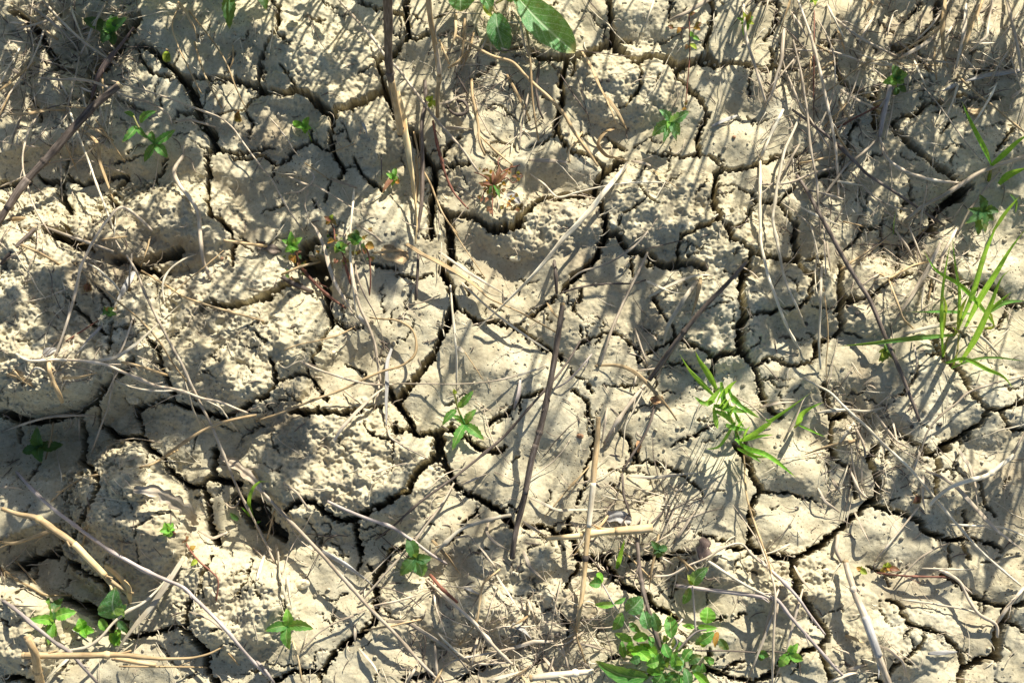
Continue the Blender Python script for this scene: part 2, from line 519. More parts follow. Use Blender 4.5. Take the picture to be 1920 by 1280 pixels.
ii = (np.arange(ny-1)[:, None]*nx+np.arange(nx-1)[None]).ravel()
me.loops.add(nf*4); me.polygons.add(nf)
me.loops.foreach_set('vertex_index', np.stack([ii, ii+1, ii+nx+1, ii+nx], -1).astype(np.int32).ravel())
me.polygons.foreach_set('loop_start', np.arange(0, nf*4, 4, dtype=np.int32)); me.polygons.foreach_set('loop_total', np.full(nf, 4, np.int32))
me.update(calc_edges=True); me.polygons.foreach_set('use_smooth', np.ones(nf, bool))
# regular lookup of the surface without cracks, for laying things on it
LX = np.arange(-.60, .60, .002); LY = np.arange(-.45, .90, .002)
LH = height(*np.meshgrid(LX, LY), cracks=False)
def gz(x, y):
    u = min(max((x-LX[0])/.002, 0), len(LX)-1.001); v = min(max((y-LY[0])/.002, 0), len(LY)-1.001)
    i, j = int(u), int(v); a, b = u-i, v-j
    return float((LH[j, i]*(1-a)+LH[j, i+1]*a)*(1-b)+(LH[j+1, i]*(1-a)+LH[j+1, i+1]*a)*b)
def on(px, py, lift=0.):
    """point seen at photo pixel px,py, lift metres above the soil there"""
    z = 0.
    for _ in range(4):
        p = at(px, py, z); z = gz(p[0], p[1])+lift
    return Vector(at(px, py, z))
# ------------------------------------------------ materials
def mat(name, rough=.8, spec=.3):
    m = bpy.data.materials.new(name); m.use_nodes = True; t = m.node_tree; b = t.nodes['Principled BSDF']
    b.inputs['Roughness'].default_value = rough; b.inputs['Specular IOR Level'].default_value = spec
    return m, t, b
def N(t, k, **kw):
    n = t.nodes.new('ShaderNode'+k)
    for a, v in kw.items():
        if a in n.inputs: n.inputs[a].default_value = v
        else: setattr(n, a, v)
    return n
def ramp(t, stops, src=None):
    r = t.nodes.new('ShaderNodeValToRGB'); e = r.color_ramp.elements
    while len(e) < len(stops): e.new(.5)
    for i, (p, c) in enumerate(stops): e[i].position = p; e[i].color = (*c, 1) if len(c) == 3 else c
    if src: t.links.new(src, r.inputs[0])
    return r
def mixc(t, a, b, fac, mode='MIX'):
    n = t.nodes.new('ShaderNodeMix'); n.data_type = 'RGBA'; n.blend_type = mode
    for s, v in ((0, fac), (6, a), (7, b)):
        if hasattr(v, 'is_output'): t.links.new(v, n.inputs[s])
        else: n.inputs[s].default_value = v if not isinstance(v, tuple) else (*v, 1)
    return n.outputs[2]
def soil_mat():
    m, t, b = mat('dry_clay_soil', .95, .12)
    tc = N(t, 'TexCoord'); o = tc.outputs['Object']
    n1 = N(t, 'TexNoise', Scale=9., Detail=6., Roughness=.6); n2 = N(t, 'TexNoise', Scale=55., Detail=8., Roughness=.7)
    n3 = N(t, 'TexNoise', Scale=420., Detail=6., Roughness=.75); v = N(t, 'TexVoronoi', Scale=330.); v2 = N(t, 'TexVoronoi', Scale=760.)
    n4 = N(t, 'TexNoise', Scale=26., Detail=3.)
    for n in (n1, n2, n3, v, v2, n4): t.links.new(o, n.inputs['Vector'])
    c1 = ramp(t, [(.30, (.40, .335, .215)), (.5, (.53, .465, .305)), (.68, (.60, .56, .42))], n1.outputs[0]).outputs[0]
    c2 = ramp(t, [(.3, (.33, .27, .18)), (.5, (.52, .465, .325)), (.70, (.65, .61, .47))], n2.outputs[0]).outputs[0]
    c = mixc(t, c1, c2, .55)
    g = ramp(t, [(.32, (.64, .62, .58)), (.50, (.98, .98, .98)), (.72, (1.12, 1.11, 1.07))], n3.outputs[0]).outputs[0]
    c = mixc(t, c, g, .75, 'MULTIPLY')
    # sparse dark specks and pores
    sp = ramp(t, [(.13, (1, 1, 1)), (.22, (0, 0, 0))], v.outputs[0]); pm = ramp(t, [(.42, (0, 0, 0)), (.60, (1, 1, 1))], n4.outputs[0])
    sm = N(t, 'Math', operation='MULTIPLY'); t.links.new(sp.outputs[0], sm.inputs[0]); t.links.new(pm.outputs[0], sm.inputs[1])
    c = mixc(t, c, (.17, .13, .085), sm.outputs[0])
    n5 = N(t, 'TexNoise', Scale=7., Detail=5., Roughness=.65); mo = N(t, 'Mapping'); mo.inputs['Location'].default_value = (3, 1, 0); t.links.new(o, mo.inputs[0]); t.links.new(mo.outputs[0], n5.inputs['Vector'])
    c = mixc(t, c, (.27, .205, .135), ramp(t, [(.56, (0, 0, 0)), (.70, (.75, .75, .75))], n5.outputs[0]).outputs[0])
    sp2 = ramp(t, [(.12, (.8, .8, .8)), (.24, (0, 0, 0))], v2.outputs[0]); pm2 = ramp(t, [(.44, (0, 0, 0)), (.56, (1, 1, 1))], n2.outputs[0])
    sm2 = N(t, 'Math', operation='MULTIPLY'); t.links.new(sp2.outputs[0], sm2.inputs[0]); t.links.new(pm2.outputs[0], sm2.inputs[1]); c = mixc(t, c, (.20, .165, .11), sm2.outputs[0])
    t.links.new(c, b.inputs['Base Color'])
    b1 = N(t, 'Bump', Strength=.45, Distance=.0009); t.links.new(n3.outputs[0], b1.inputs['Height'])
    b2 = N(t, 'Bump', Strength=.6, Distance=.0006, invert=True); t.links.new(sm.outputs[0], b2.inputs['Height']); t.links.new(b1.outputs[0], b2.inputs['Normal'])
    b3 = N(t, 'Bump', Strength=.3, Distance=.0014); t.links.new(n2.outputs[0], b3.inputs['Height']); t.links.new(b2.outputs[0], b3.inputs['Normal'])
    t.links.new(b3.outputs[0], b.inputs['Normal'])
    return m
SOIL = soil_mat()
def fibre_mat(name, dark, mid, light, rough=.65, blotch=.5):
    m, t, b = mat(name, rough, .25); uv = N(t, 'UVMap'); oi = N(t, 'ObjectInfo')
    mp = N(t, 'Mapping'); mp.inputs['Scale'].default_value = (9, .6, 1); t.links.new(uv.outputs[0], mp.inputs[0])
    n = N(t, 'TexNoise', Scale=1.6, Detail=5., Roughness=.7, noise_dimensions='4D'); t.links.new(mp.outputs[0], n.inputs['Vector']); 
    mr = N(t, 'Math', operation='MULTIPLY'); mr.inputs[1].default_value = 40; t.links.new(oi.outputs['Random'], mr.inputs[0]); t.links.new(mr.outputs[0], n.inputs['W'])
    n2 = N(t, 'TexNoise', Scale=.35, Detail=4., Roughness=.65, noise_dimensions='4D'); t.links.new(uv.outputs[0], n2.inputs['Vector']); t.links.new(mr.outputs[0], n2.inputs['W'])
    c = ramp(t, [(.30, dark), (.5, mid), (.68, light)], n.outputs[0]).outputs[0]
    d = ramp(t, [(.33, tuple(x*.55 for x in dark)), (.52, mid), (.7, light)], n2.outputs[0]).outputs[0]
    c = mixc(t, c, d, blotch)
    hs = N(t, 'HueSaturation'); t.links.new(c, hs.inputs['Color']); vr = N(t, 'MapRange'); vr.inputs[3].default_value = .72; vr.inputs[4].default_value = 1.22
    t.links.new(oi.outputs['Random'], vr.inputs[0]); t.links.new(vr.outputs[0], hs.inputs['Value'])
    t.links.new(hs.outputs[0], b.inputs['Base Color'])
    bp = N(t, 'Bump', Strength=.5, Distance=.0004); t.links.new(n.outputs[0], bp.inputs['Height']); t.links.new(bp.outputs[0], b.inputs['Normal'])
    return m
FM = dict(
 g=fibre_mat('weathered_grey_straw', (.20, .145, .095), (.52, .42, .30), (.82, .74, .61)),
 p=fibre_mat('pale_straw', (0.413, 0.338, 0.225), (0.688, 0.587, 0.425), (0.800, 0.800, 0.675)),
 t=fibre_mat('tan_straw', (.22, .14, .065), (.50, .35, .18), (.74, .60, .38)),
 d=fibre_mat('dark_brown_stalk', (.03, .024, .02), (.125, .095, .075), (.34, .28, .23), blotch=.3),
 v=fibre_mat('violet_grey_stem', (.18, .14, .12), (.43, .36, .32), (.67, .60, .54)),
 r=fibre_mat('red_stem', (.08, .03, .022), (.22, .085, .055), (.40, .22, .15)),
 o=fibre_mat('rusty_dry_leaf', (.16, .08, .035), (.34, .19, .09), (.52, .36, .2)),
 s=fibre_mat('silvery_dry_leaf', (.24, .22, .20), (.42, .40, .37), (.66, .64, .60)),
 c=fibre_mat('bark', (.08, .05, .045), (.18, .125, .105), (.34, .26, .22)),
 y=fibre_mat('yellow_stalk', (0.450, 0.300, 0.125), (0.725, 0.525, 0.263), (0.800, 0.750, 0.475)))
def leaf_mat(name, a, b_, c, hairy=0., vein=(.3, .4, .15)):
    m, t, b = mat(name, .55, .35); uv = N(t, 'UVMap'); oi = N(t, 'ObjectInfo')
    tc = N(t, 'TexCoord'); n = N(t, 'TexNoise', Scale=260., Detail=4.); t.links.new(tc.outputs['Object'], n.inputs['Vector'])
    c0 = ramp(t, [(.3, a), (.5, b_), (.7, c)], n.outputs[0]).outputs[0]
    sx = N(t, 'SeparateXYZ'); t.links.new(uv.outputs[0], sx.inputs[0])
    ab = N(t, 'Math', operation='ABSOLUTE'); t.links.new(sx.outputs[0], ab.inputs[0])
    mv = ramp(t, [(.03, (1, 1, 1)), (.10, (0, 0, 0))], ab.outputs[0])
    # side veins
    sv = N(t, 'Math', operation='MULTIPLY_ADD'); t.links.new(ab.outputs[0], sv.inputs[0]); sv.inputs[1].default_value = -.35; t.links.new(sx.outputs[1], sv.inputs[2])
    ms = N(t, 'Math', operation='MULTIPLY'); t.links.new(sv.outputs[0], ms.inputs[0]); ms.inputs[1].default_value = 44
    si = N(t, 'Math', operation='SINE'); t.links.new(ms.outputs[0], si.inputs[0]); rs = ramp(t, [(.80, (0, 0, 0)), (1, (.45, .45, .45))], si.outputs[0])
    mx = N(t, 'Math', operation='MAXIMUM'); t.links.new(mv.outputs[0], mx.inputs[0]); t.links.new(rs.outputs[0], mx.inputs[1])
    c1 = mixc(t, c0, vein, mx.outputs[0])
    if hairy:
        v = N(t, 'TexVoronoi', Scale=700.); t.links.new(tc.outputs['Object'], v.inputs['Vector']); hr_ = ramp(t, [(.18, (hairy,)*3), (.3, (0, 0, 0))], v.outputs[0])
        c1 = mixc(t, c1, (.5, .6, .45), hr_.outputs[0])
    nz = N(t, 'TexNoise', Scale=90., Detail=3.); t.links.new(tc.outputs['Object'], nz.inputs['Vector']); c1 = mixc(t, c1, (.30, .24, .10), ramp(t, [(.62, (0, 0, 0)), (.72, (.75, .75, .75))], nz.outputs[0]).outputs[0])
    tip = ramp(t, [(.90, (0, 0, 0)), (.99, (.8, .8, .8))], sx.outputs[1]); c1 = mixc(t, c1, (.42, .33, .15), tip.outputs[0])
    hs = N(t, 'HueSaturation'); t.links.new(c1, hs.inputs['Color']); vr = N(t, 'MapRange'); vr.inputs[3].default_value = .75; vr.inputs[4].default_value = 1.2
    t.links.new(oi.outputs['Random'], vr.inputs[0]); t.links.new(vr.outputs[0], hs.inputs['Value'])
    t.links.new(hs.outputs[0], b.inputs['Base Color'])
    bp = N(t, 'Bump', Strength=.6, Distance=.0005, invert=True); t.links.new(mx.outputs[0], bp.inputs['Height']); t.links.new(bp.outputs[0], b.inputs['Normal'])
    tr = N(t, 'BsdfTranslucent'); tcol = mixc(t, hs.outputs[0], (.75, 1., .12), .35); hs2 = N(t, 'HueSaturation', Value=1.25); t.links.new(tcol, hs2.inputs['Color']); t.links.new(hs2.outputs[0], tr.inputs[0])
    ms_ = N(t, 'MixShader'); ms_.inputs[0].default_value = .32; t.links.new(b.outputs[0], ms_.inputs[1]); t.links.new(tr.outputs[0], ms_.inputs[2])
    t.links.new(ms_.outputs[0], t.nodes['Material Output'].inputs[0]); return m
LM = dict(
 g=leaf_mat('green_leaf', (.02, .11, .018), (.045, .20, .03), (.10, .28, .05)),
 b=leaf_mat('bright_grass', (.05, .20, .01), (.11, .34, .02), (.26, .46, .05), vein=(.22, .45, .06)),
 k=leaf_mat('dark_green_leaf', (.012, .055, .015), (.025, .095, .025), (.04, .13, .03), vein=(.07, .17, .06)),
 f=leaf_mat('fuzzy_green_leaf', (.025, .13, .03), (.055, .21, .055), (.12, .30, .11), .45, vein=(.35, .48, .28)),
 y=leaf_mat('yellow_green_leaf', (.16, .25, .02), (.28, .36, .03), (.38, .40, .06), vein=(.4, .42, .1)),
 l=leaf_mat('light_green_leaf', (.06, .22, .02), (.13, .36, .04), (.26, .46, .08), vein=(.3, .48, .14)),
 o=leaf_mat('orange_leaf', (.30, .10, .02), (.46, .20, .04), (.5, .35, .08), vein=(.4, .25, .1)),
 r=leaf_mat('red_brown_leaf', (.12, .035, .03), (.22, .08, .06), (.34, .17, .11), vein=(.3, .12, .08)))
g = bpy.data.objects.new('cracked_soil', me); me.materials.append(SOIL); COL.objects.link(g); g['kind'] = 'structure'
# ------------------------------------------------ mesh builders
def crom(P, step=.0022):
    """Catmull-Rom through 3-D points"""
    P = [Vector(p) for p in P]
    if len(P) == 2: P = [P[0], P[0].lerp(P[1], .5), P[1]]
    Q = [P[0]*2-P[1]]+P+[P[-1]*2-P[-2]]; out = []; 
    for i in range(1, len(Q)-2):
        a, b, c, d = Q[i-1:i+3]; n = max(2, min(14, int((c-b).length/step)))
        for k in range(n):
            t = k/n; out.append(.5*((2*b)+(c-a)*t+(2*a-5*b+4*c-d)*t*t+(3*b-a-3*c+d)*t**3))
    out.append(P[-1]); return out
class MB:
    def __init__(s): s.v = []; s.f = []; s.uv = []
    def tube(s, P, rad, sides=7, flat=1., twist=0., phase=0., cap=True, crinkle=0.):
        n = len(P); L = 0.; nrm = None; b0 = len(s.v); ls = []
        for i, p in enumerate(P):
            t = (P[min(i+1, n-1)]-P[max(i-1, 0)]).normalized()
            if nrm is None:
                nrm = t.cross(Vector((0, 0, 1)))
                if nrm.length < .2: nrm = t.cross(Vector((0, 1, 0)))
                nrm.normalize()
            else: nrm = (nrm-t*nrm.dot(t)).normalized()
            bn = nrm.cross(t); r = rad[i] if hasattr(rad, '__len__') else rad
            if i: L += (p-P[i-1]).length
            ls.append(L); tw = phase+twist*i/max(1, n-1)
            for k in range(sides):
                a = 2*math.pi*k/sides; u = math.cos(a)*r; w_ = math.sin(a)*r*flat
                if crinkle: w_ += crinkle*r*math.sin(a*2+i*.6)*.5
                q = p+nrm*(u*math.cos(tw)-w_*math.sin(tw))+bn*(u*math.sin(tw)+w_*math.cos(tw)); s.v.append(q[:])
        for i in range(n-1):
            for k in range(sides):
                k2 = (k+1) % sides; a = b0+i*sides
                s.f.append((a+k, a+k2, a+sides+k2, a+sides+k)); u0, u1 = k/sides, (k+1)/sides
                s.uv += [(u0, ls[i]*100), (u1, ls[i]*100), (u1, ls[i+1]*100), (u0, ls[i+1]*100)]
        if cap:
            s.f.append(tuple(b0+k for k in reversed(range(sides)))); s.uv += [(.5, 0)]*sides
            a = b0+(n-1)*sides; s.f.append(tuple(a+k for k in range(sides))); s.uv += [(.5, L*100)]*sides
    def sheet(s, rows):
        """rows: list of lists of (point, u, v)"""
        b0 = len(s.v); m = len(rows[0])
        for r in rows:
            for (p, u, v) in r: s.v.append(p[:])
        for i in range(len(rows)-1):
            for k in range(m-1):
                a = b0+i*m+k; s.f.append((a, a+1, a+m+1, a+m))
                for (q, w_) in ((i, k), (i, k+1), (i+1, k+1), (i+1, k)): s.uv.append(rows[q][w_][1:])
    def blob(s, c, r, seed=0, sq=(1, 1, 1)):
        rr = random.Random(seed); b0 = len(s.v); n, m = 7, 5; ph = [rr.uniform(0, 6) for _ in range(4)]
        for j in range(m+1):
            th = math.pi*j/m
            for i in range(n):
                a = 2*math.pi*i/n; k = r*(1+.16*math.sin(2*a+ph[0]+th)+.12*math.sin(3*th+ph[1]+a)+.08*math.sin(4*a+ph[2]))
                s.v.append((c[0]+k*sq[0]*math.sin(th)*math.cos(a), c[1]+k*sq[1]*math.sin(th)*math.sin(a), c[2]+k*sq[2]*math.cos(th)))
        for j in range(m):
            for i in range(n):
                i2 = (i+1) % n; s.f.append((b0+j*n+i, b0+(j+1)*n+i, b0+(j+1)*n+i2, b0+j*n+i2)); s.uv += [(i/n, j), (i/n, j+1), ((i+1)/n, j+1), ((i+1)/n, j)]
    def build(s, name, m, parent=None, origin=None):
        o_ = Vector(origin) if origin is not None else Vector(s.v[0])
        if parent is not None: o_ = Vector((0, 0, 0)) + parent.matrix_basis.translation
        me = bpy.data.meshes.new(name); me.from_pydata([(v[0]-o_[0], v[1]-o_[1], v[2]-o_[2]) for v in s.v], [], s.f)
        ul = me.uv_layers.new(name='UVMap'); ul.data.foreach_set('uv', np.array(s.uv, np.float32).ravel())
        me.polygons.foreach_set('use_smooth', np.ones(len(me.polygons), bool)); me.materials.append(m)
        ob = bpy.data.objects.new(name, me); COL.objects.link(ob)
        if parent is not None: ob.parent = parent
        else: ob.location = o_
        return ob
def thing(name, label, cat, loc, group=None):
    o = bpy.data.objects.new(name, None); COL.objects.link(o); o.location = loc; o.empty_display_size = .01
    o['label'] = label; o['category'] = cat
    if group: o['group'] = group
    return o
def tag(o, label, cat, group=None, kind=None):
    if label: o['label'] = label
    if cat: o['category'] = cat
    if group: o['group'] = group
    if kind: o['kind'] = kind
    return o
# ------------------------------------------------ where things are, for the labels
LAND = [(270,255,'zigzag seedling at upper left'),(210,50,'dark leaves in top left corner'),(430,30,'serrated leaf hanging from top'),(567,235,'tiny three-leaf sprout'),
(740,335,'sprout left of the stubble'),(780,480,'base of upright stubble'),(1020,50,'broad fuzzy leaf'),(1255,235,'six-leaf seedling'),(1400,40,'yellowish sprout at top'),
(1680,150,'leafy sprout among straw'),(1850,300,'grass sprout at right edge'),(1840,400,'dark serrated seedling'),(1790,620,'tall grass tuft'),(1660,655,'sprout below the level grass blade'),
(1380,780,'curly bright grass tuft'),(870,790,'forked central seedling'),(545,465,'rosette over dark hole'),(655,455,'red-stemmed creeper'),(205,585,'tiny sprout on left clod'),
(70,840,'shaded seedling at left edge'),(315,990,'five-leaf rosette'),(475,930,'thin curved shoots'),(100,1155,'serrated plant at lower left'),(215,1130,'round-leaved plant'),
(540,1175,'four-leaf seedling at bottom'),(780,1045,'dark oval-leaved seedling'),(1235,1025,'dark little seedling'),(1240,1200,'large leafy weed'),(1485,1220,'creeping shoot tip at bottom'),
(968,483,'pale pebble'),(930,350,'reddish dried cluster'),(1130,990,'yellow jointed stalk'),(1010,780,'long dark stubble stalk'),(1110,900,'banded stubble stalk'),
(1620,1120,'thick grey stalk at lower right'),(1395,560,'wide upright crack'),(850,560,'curving central crack'),(120,290,'thick brown hollow stalk'),(1600,540,'long dark leaning stalk'),
(1660,230,'forked pinkish stem'),(1800,110,'clump of stalks top right'),(1500,200,'tangle of grey straws'),(1720,1080,'thin red runner'),(1850,1000,'bowed grey stems at right'),
(360,380,'crooked grey root'),(610,560,'sheaf of silvery fibres'),(1300,520,'tilted brown stick'),(590,360,'nest of thin straws'),(880,180,'curled ring of stem'),(1500,780,'two-blade grass sprout'),
(720,640,'fibre junction right of clod'),(640,880,'rough clod at lower middle'),(330,930,'torn silvery leaf'),(1640,950,'three-way crack junction'),(1150,640,'arched crack at centre'),(1050,200,'stalk crossing the vertical crack'),(400,640,'big crumbly clod'),(250,1200,'jointed stalk at lower left'),(1750,840,'long crack at right')]
USED = set()
CN = dict(c='brown', g='grey', p='pale', t='tan', d='dark brown', v='violet grey', r='red', s='silvery', y='yellow', o='rusty')
def autolabel(px, col, noun, w_):
    a, b = px[0], px[-1]; L = sum(math.dist(p, q) for p, q in zip(px, px[1:])); ch = math.dist(a, b)
    size = 'tiny' if L < 35 else 'short' if L < 85 else 'long' if L > 210 else 'mid-length'
    if L > 330: size = 'very long'
    shape = 'curled' if ch < .55*L else 'curved' if ch < .93*L else 'bent' if ch < .985*L else 'straight'
    thick = 'thick ' if w_ >= 17 else 'hair-thin ' if w_ < 6 else 'thin ' if w_ < 9.5 else ''
    dx, dy = b[0]-a[0], a[1]-b[1]
    an = math.degrees(math.atan2(dy, dx)) % 180
    ori = ['lying level', 'sloping gently up rightward', 'slanting up right', 'steep, leaning right', 'upright', 'steep, leaning left', 'slanting up left', 'sloping gently up leftward'][int((an+11.25)//22.5) % 8]
    mx = sum(p[0] for p in px)/len(px); my = sum(p[1] for p in px)/len(px)
    c = sorted(LAND, key=lambda l: math.hypot(l[0]-mx, l[1]-my))
    tries = []
    for k in c[:3]:
        ex, ey = mx-k[0], my-k[1]; d = math.hypot(ex, ey)
        far = 'on' if d < 14 else ''
        side = ('right of' if ex > 0 else 'left of') if abs(ex) > abs(ey) else ('below' if ey > 0 else 'above')
        if abs(ex) > 18 and abs(ey) > 18 and .4 < abs(ex/ey) < 2.5: side = ('lower' if ey > 0 else 'upper')+' '+('right' if ex > 0 else 'left')+' of'
        tries.append(f'{size} {thick}{CN[col]} {shape} {noun}, {ori}, {far or side} the {k[2]}')
    for s_ in tries:
        if s_ not in USED and len(s_.split()) <= 16: USED.add(s_); return s_
    s_ = f'{size} {CN[col]} {noun}, {ori}, between the {c[0][2]} and the {c[1][2]}'
    if s_ not in USED and len(s_.split()) <= 16: USED.add(s_); return s_
    for end, e in (('top end', 1), ('lower end', 0)):
        q = sorted((a, b), key=lambda p: -p[1])[e]; k = min(LAND, key=lambda l: math.dist(l[:2], q))
        s_ = f'{size} {CN[col]} {noun} with {end} near the {k[2]}'
        if s_ not in USED: USED.add(s_); return s_
    print('DUP', s_); return s_
# ------------------------------------------------ straws
def lay(px, lift, r, rise=None, wob=1.):
    """3-D path for a stem lying over the soil: it bridges hollows like a rod"""
    P = []
    for a, b in zip(px, px[1:]):
        n = max(1, int(math.dist(a, b)/14))
        for k in range(n): P.append((a[0]+(b[0]-a[0])*k/n, a[1]+(b[1]-a[1])*k/n))
    P.append(px[-1]); W = [at(*p) for p in P]; G = [gz(w_[0], w_[1]) for w_ in W]
    s_ = [0.]
    for a, b in zip(W, W[1:]): s_.append(s_[-1]+float(np.linalg.norm(a-b)))
    hull = []
    for i in range(len(P)):
        while len(hull) >= 2 and (G[hull[-1]]-G[hull[-2]])*(s_[i]-s_[hull[-2]]) <= (G[i]-G[hull[-2]])*(s_[hull[-1]]-s_[hull[-2]]): hull.pop()
        hull.append(i)
    H = np.interp(s_, [s_[i] for i in hull], [G[i] for i in hull]); out = []
    for i, p in enumerate(P):
        t = s_[i]/max(s_[-1], 1e-6)
        e = min(1, 4*min(t, 1-t)+.25)
        kz = .02 if r > .0004 else .25; z = kz*G[i]+(1-kz)*H[i]+r*.8+lift*MM*e
        if rise: z += MM*np.interp(t, [k/(len(rise)-1) for k in range(len(rise))], rise)
        out.append(Vector(at(p[0], p[1], z)))
    return out
def straw(typ, col, w_, lift, px, label=None, rise=None, name=None, cat=None, group='dry straws scattered over the soil', parts=None, taper=None):
    rr = random.Random(int(px[0][0]*7+px[0][1]*13+w_)); r = w_*.5/ZS*PXM*(1.32 if w_ < 10 else 1.22 if w_ < 22 else 1.05); lift += 1.5
    # resmooth pixel path
    flat = typ == 'b'
    P = lay(px, lift, r*(.4 if flat else 1), rise); P = P[::2]+([P[-1]] if (len(P)-1) % 2 else []) if len(P) > 8 else P
    P = crom(P); n = len(P)
    for i in range(n):
        P[i] = P[i]+Vector((math.sin(i*.31+rr.random())*.00010, math.cos(i*.27)*.0001, 0))
    ta = taper or ((.55, .9, 1, .8, .35) if flat else (.85, 1, 1, .95, .75))
    rad = np.interp(np.linspace(0, 1, n), np.linspace(0, 1, len(ta)), ta)*r
    L = sum((P[i+1]-P[i]).length for i in range(n-1))
    if not flat:
        for q in range(int(L/.035)+1):   # swollen joints
            c = rr.uniform(.05, .95)*n; rad = rad*(1+(.30 if w_ < 18 else .08)*np.exp(-((np.arange(n)-c)/1.3)**2))
    rad = rad*(1+.035*np.sin(np.arange(n)*.9+rr.random()*6))
    mb = MB(); mb.tube(P, rad, 8 if w_ > 9 else 6, .22 if flat else 1., rr.uniform(-2.4, 2.4) if flat else 0, rr.uniform(-.5, .5) if flat else 0, True, .25 if flat else 0)
    if w_ >= 7 and not flat and rr.random() < .7:      # frayed sheath strands
        for q in range(2):
            i = rr.randrange(0, max(1, n-6)); d = (P[min(i+5, n-1)]-P[i]); 
            if d.length > 0:
                sd = d.cross(Vector((0, 0, 1))).normalized()*rr.choice((-1, 1)); l = rr.uniform(.004, .012)
                e = P[i]+d.normalized()*l+sd*l*.4+Vector((0, 0, rr.uniform(0, .003))); mb.tube(crom([P[i], P[i].lerp(e, .5)+Vector((0, 0, .001)), e]), [r*.3]*40, 4)
    nm = name or ('dry_leaf_blade' if flat else 'dry_straw')
    lb = label or autolabel(px, col, 'dry leaf blade' if flat else 'straw', w_); USED.add(lb)
    if parts is None:
        o = mb.build(nm, FM[col]); tag(o, lb, cat or ('dry leaf' if flat else 'straw'), group); return o
    t = thing(nm, lb, cat or 'straw', P[-1] if rise and rise[-1] < rise[0] else P[0], group)
    mb.build('stem', FM[col], t); parts(t, P, rad, r); return t
def cut_end(t, P, r, first=True):
    """hollow pale cut at the end of a stalk"""
    a, b = (P[0], P[1]) if first else (P[-1], P[-2]); d = (a-b).normalized(); mb = MB()
    mb.tube([a-d*.001, a+d*.0006, a+d*.0012], [r*1.0, r*1.12, r*.95], 10, cap=False); mb.tube([a+d*.0012, a+d*.0002, a-d*.003], [r*.95, r*.6, r*.5], 10, cap=False)
    mb.build('cut_end', FM['t'], t)
def sheath(t, P, r, i0, i1, col='t'):
    i0, i1 = int(i0*(len(P)-1)), int(i1*(len(P)-1)); Q = P[i0:i1+1]; n = len(Q)
    if n < 3: return
    mb = MB(); mb.tube([p+Vector((.0002, 0, .0002)) for p in Q], [r*(1.22-.1*i/n) for i in range(n)], 9); 
    e = Q[-1]; d = (Q[-1]-Q[-3]).normalized(); sd = d.cross(Vector((0, 0, 1))); F = crom([e-d*.002, e+d*.008+sd*.002, e+d*.016+sd*.006+Vector((0, 0, .002))])
    mb.tube(F, [r*(1-i/len(F))*.9+.0001 for i in range(len(F))], 6, .3, .8); mb.build('sheath', FM[col], t)
def joint(t, P, r, f, col='t'):
    i = int(f*(len(P)-1)); i = max(2, min(len(P)-3, i)); mb = MB(); a, b = P[i-1], P[i+1]; d = (b-a).normalized(); c = P[i]
    mb.tube([c-d*.0022, c-d*.0008, c, c+d*.0008, c+d*.0022], [r*1.02, r*1.25, r*1.32, r*1.25, r*1.02], 10, cap=False); mb.build('joint', FM[col], t)
# ------------------------------------------------ green plants
def leaf(parent, b, e, w_, z0=8, z1=11, m='g', serr=.16, arch=.14, name='leaf', tooth=6, fat=.8, pw=.8, rl=.35):
    """leaf from base pixel b to tip pixel e; heights in mm over the soil"""
    P0 = on(b[0], b[1], z0*MM); P1 = on(e[0], e[1], z1*MM); d = P1-P0; L = d.length; d.normalize()
    sd = d.cross(Vector((0, 0, 1))).normalized(); up = sd.cross(d).normalized(); rr = random.Random(int(b[0]*3+e[1]*5+w_)); W = w_*.5/ZS*PXM*1.2
    roll = rr.uniform(-rl, rl); n, m_ = 22, 8; rows = []
    bend = rr.uniform(-.1, .1)
    for i in range(n+1):
        t = i/n; hw = W*(math.sin(math.pi*min(1, t**fat*.985+.012))**pw)
        if serr: hw *= 1-serr*1.5*((t*tooth) % 1.)*min(1, 4*t)
        row = []
        for k in range(m_+1):
            s_ = -1+2*k/m_
            c = P0+d*(L*t)+sd*(s_*hw*math.cos(.35)+math.sin(t*math.pi)*bend*L)+up*(abs(s_)**1.3*hw*.42+math.sin(math.pi*t)*arch*L-.06*L*t*t+s_*hw*roll+.05*hw*math.sin(t*26)*abs(s_))
            row.append((c, s_, t))
        rows.append(row)
    mb = MB(); mb.sheet(rows); return mb.build(name, LM[m], parent)
def blade(parent, px, w_, zs, m='b', name='blade', base=None):
    n0 = len(px); Z = np.interp(np.linspace(0, 1, n0), np.linspace(0, 1, len(zs)), zs)
    P = crom([on(p[0], p[1], z*MM) for p, z in zip(px, Z)]); n = len(P)-1; W = w_*.5/ZS*PXM*.88; rows = []; rr = random.Random(int(px[0][0]+px[-1][1]*3)); tw0 = rr.uniform(-.3, .3); tw1 = rr.uniform(-1., 1.)
    for i, p in enumerate(P):
        t = i/n; d = (P[min(i+1, n)]-P[max(i-1, 0)]).normalized(); sd = d.cross(Vector((0, 0, 1)))
        if sd.length < .05: sd = Vector((1, 0, 0))
        sd.normalize(); up = sd.cross(d); a = tw0+tw1*t; s2 = sd*math.cos(a)+up*math.sin(a); u2 = up*math.cos(a)-sd*math.sin(a)
        hw = W*min(1, .5+1.6*t)*(1-max(0, (t-.35)/.65)**1.8*.97)
        rows.append([(p+s2*(s_*hw)+u2*(abs(s_)*hw*.45), s_, t) for s_ in (-1, -.5, 0, .5, 1)])
    mb = MB(); mb.sheet(rows); return mb.build(name, LM[m], parent)
